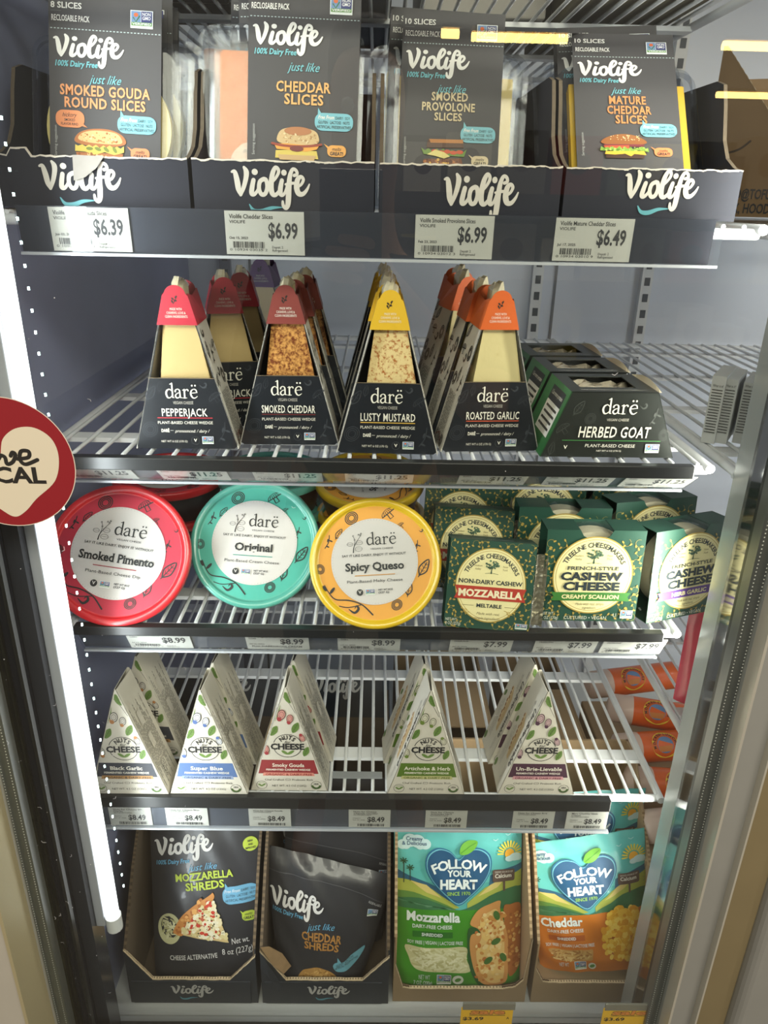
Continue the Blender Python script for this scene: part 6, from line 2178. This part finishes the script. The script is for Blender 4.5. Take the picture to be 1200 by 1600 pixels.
# ================================================================== the aisle behind the camera, seen only as reflections in the door glass
TUBE = M('ceiling_tube', (255, 214, 128), .5, emit=TUBE_GLOW)
for x0, x1, y, z, lab in (
        (.640, .828, -8.15, 3.1, 'short end of the ceiling tube light mirrored over the smoked provolone pack'),
        (.975, 2.0, -8.29, 3.1, 'long ceiling tube light mirrored between the provolone and mature cheddar packs'),
        (3.73, 5.2, -8.42, 3.1, 'ceiling tube light mirrored along the top of the kraft box'),
        (5.31, 7.2, -12.33, 3.1, 'ceiling tube light mirrored across the middle of the kraft box')):
    t = thing('ceiling_light', lab, 'light', (x0, y, z), group='ceiling tube lights of the store')
    m = MB(); m.tube([(0, 0, 0), (x1 - x0, 0, 0)], .045, TUBE, 12); m.build('tube', t)
    m = MB(); m.box(0, x1 - x0, -.06, .06, .05, .09, M('lamp_housing', (200, 196, 186), .5)); m.build('housing', t)

# shelf of the opposite aisle
GW = M('aisle_shelf_grey', (96, 90, 80), .5)
t = thing('aisle_shelf', 'dark shelving unit of the opposite aisle, mirrored faintly in the glass', 'shelf', (.75, -1.45, 0))
m = MB(); m.box(-.7, .9, -.42, -.40, 0, 1.70, GW); m.build('back_panel', t)
for z in (1.02, 1.27, 1.52):
    m = MB(); m.box(-.7, .9, -.40, 0, z - .02, z, GW); m.build('shelf_board', t)
    m = MB(); m.box(-.7, .9, 0, .006, z - .05, z + .0, M('aisle_rail', (58, 56, 52), .5))
    m.build('price_rail', t)
rr = random.Random(31)
cols = [(196, 190, 170), (120, 116, 104), (150, 60, 50), (90, 110, 90), (176, 160, 60), (70, 74, 86), (160, 150, 140), (200, 196, 186)]
k = 0
for z in (1.02, 1.27, 1.52):
    x = .08
    while x < 1.58:
        w_ = rr.uniform(.09, .15)
        h_ = rr.uniform(.11, .175)
        c = cols[k % len(cols)]
        m = MB()
        m.box(0, w_, -.12, 0, 0, h_, M('aisle_box_%d' % (k % len(cols)), c, .55))
        a = Art(0, 0, 1)
        a.ell(P(90, 70, 60), w_ / 2, -h_ * .55, w_ * .25, h_ * .2, 1)
        m.art(a, lambda u, v, d: Vector((w_ - u, d, v)), step=.0003)
        o = m.build('grocery_box')
        o.location = (x, -1.47, z)
        tag(o, 'plain grocery box on the opposite aisle shelf, mirrored faintly in the glass', 'box', 'boxes on the opposite aisle shelf')
        x += w_ + .02
        k += 1

# the photographer
ph = thing('smartphone', 'dark smartphone held up, its camera square mirrored over the cheddar carton', 'phone', (0, 0, 1.5))
m = MB(); m.box(-.072, .006, -.0125, -.0045, -.120, .032, M('phone_back', (24, 26, 34), .15)); m.build('phone_body', ph, bevel=.002)
m = MB(); m.box(-.040, .003, -.0048, -.0030, -.013, .029, M('camera_square', (34, 36, 46), .12)); m.build('camera_plate', ph, bevel=.001)
for x, z in ((-.030, .019), (-.030, -.003), (-.008, .008)):
    m = MB(); m.tube([(x, -.0034, z), (x, -.0018, z)], .0078, M('lens_ring', (60, 62, 70), .15, .6), 20); m.build('camera_lens', ph)

SKIN = M('skin', (196, 146, 116), .5)
CLOTH = M('dark_shirt', (30, 32, 40), .8)
JEAN = M('dark_trousers', (40, 46, 66), .8)


def skinned(name, verts, edges, radii, mat, parent, root=0, sub=2):
    me = bpy.data.meshes.new(name)
    me.from_pydata(verts, edges, [])
    o = bpy.data.objects.new(name, me)
    C.objects.link(o)
    sk = o.modifiers.new('skin', 'SKIN')
    me.skin_vertices.new() if not me.skin_vertices else None
    for i, r in enumerate(radii):
        d = me.skin_vertices[0].data[i]
        d.radius = r if isinstance(r, tuple) else (r, r)
        d.use_root = i == root
    ss = o.modifiers.new('subsurf', 'SUBSURF')
    ss.levels = ss.render_levels = sub
    dg = bpy.context.evaluated_depsgraph_get()
    dg.update()
    m2 = bpy.data.meshes.new_from_object(o.evaluated_get(dg))
    bpy.data.objects.remove(o)
    m2.materials.clear()
    m2.materials.append(mat)
    for p in m2.polygons:
        p.use_smooth = True
    o = bpy.data.objects.new(name, m2)
    C.objects.link(o)
    o.parent = parent
    return o


man = thing('person', 'person in a dark shirt holding up a phone, mirrored faintly in the glass', 'person', (-.02, -.47, 0))
V, E, RD = [], [], []


def chain(pts, start=None):
    prev = start
    for x, y, z, r in pts:
        V.append((x, y, z)); RD.append(r)
        i = len(V) - 1
        if prev is not None:
            E.append((prev, i))
        prev = i
    return prev


chain([(0, 0, .94, (.155, .11))])
chest = chain([(0, .0, 1.08, (.135, .10)), (0, .0, 1.24, (.15, .105))], 0)
neck = chain([(0, .01, 1.39, (.085, .075)), (0, .02, 1.47, .052), (0, .03, 1.53, .055)], chest)
chain([(0, .045, 1.60, (.070, .088)), (0, .03, 1.68, (.072, .090)), (0, .03, 1.735, .05)], neck)
for s_ in (-1, 1):
    h = chain([(s_ * .10, 0, .86, .088), (s_ * .11, .02, .50, .058), (s_ * .115, -.01, .30, .052), (s_ * .12, -.02, .09, .036), (s_ * .13, .05, .04, .038), (s_ * .14, .16, .03, .03)], 0)
sh = chain([(.17, .0, 1.36, .058), (.235, .06, 1.22, .046), (.225, .16, 1.13, .040), (.13, .28, 1.26, .034), (.055, .385, 1.365, .026)], chest)
pal = chain([(.028, .425, 1.405, (.03, .016)), (.016, .440, 1.430, (.034, .014))], sh)
for dx, dz, ln in ((.006, .022, .9), (-.006, .008, 1.0), (-.014, -.006, 1.0), (-.018, -.022, .8)):
    chain([(.018 + dx * .3, .452, 1.420 + dz, .0085), (.006 + dx, .465, 1.425 + dz, .008), (-.022 * ln + dx, .468, 1.428 + dz, .0072), (-.040 * ln + dx, .463, 1.430 + dz, .006)], pal)
chain([(.022, .436, 1.450, .0095), (.010, .437, 1.478, .009), (-.004, .436, 1.498, .0075)], pal)
lh = chain([(-.17, .0, 1.36, .058), (-.23, -.02, 1.10, .044), (-.24, .02, .88, .034), (-.24, .05, .80, .026)], chest)
pl2 = chain([(-.24, .06, .75, (.018, .034))], lh)
for dy, ln in ((-.03, .9), (-.012, 1.0), (.008, 1.0), (.026, .8)):
    chain([(-.24, .06 + dy, .715, .009), (-.236, .062 + dy, .715 - .03 * ln, .008), (-.228, .066 + dy, .715 - .058 * ln, .0065)], pl2)
chain([(-.228, .098, .745, .0095), (-.222, .108, .715, .008)], pl2)
body = skinned('body', V, E, RD, SKIN, man)
# clothes and hair follow the body
sv = [(0, 0, .90), (0, 0, 1.08), (0, 0, 1.25), (0, .008, 1.375), (0, .015, 1.42), (.17, 0, 1.365), (.235, .06, 1.225), (.232, .10, 1.18), (-.17, 0, 1.365), (-.23, -.02, 1.12), (-.235, -.01, 1.04)]
skinned('shirt', sv, [(0, 1), (1, 2), (2, 3), (3, 4), (2, 5), (5, 6), (6, 7), (2, 8), (8, 9), (9, 10)], [(.172, .126), (.158, .12), (.168, .122), (.10, .088), .066, .072, .058, .056, .072, .056, .054], CLOTH, man)
tv = [(0, 0, .96), (0, 0, .90), (.10, 0, .84), (.11, .02, .50), (.115, -.01, .30), (.12, -.02, .10), (-.10, 0, .84), (-.11, .02, .50), (-.115, -.01, .30), (-.12, -.02, .10)]
skinned('trousers', tv, [(0, 1), (1, 2), (2, 3), (3, 4), (4, 5), (1, 6), (6, 7), (7, 8), (8, 9)], [(.165, .12), (.168, .122), .10, .07, .064, .06, .10, .07, .064, .06], JEAN, man)
skinned('hair', [(0, -.045, 1.58), (0, -.03, 1.68), (0, .02, 1.755), (0, .075, 1.735)], [(0, 1), (1, 2), (2, 3)], [(.066, .05), (.08, .07), (.07, .05), (.055, .03)], M('dark_hair', (44, 34, 28), .6), man)
m = MB()
for s_ in (-1, 1):
    m.lathe([(.0001, .012), (.008, .009), (.011, 0), (.008, -.009), (.0001, -.012)], M('eye_white', (226, 222, 216), .3), 12, s_ * .030, .122)
for i in range(len(m.v)):
    m.v[i] = (m.v[i][0], m.v[i][1], m.v[i][2] + 1.635)
m.build('eyes', man)
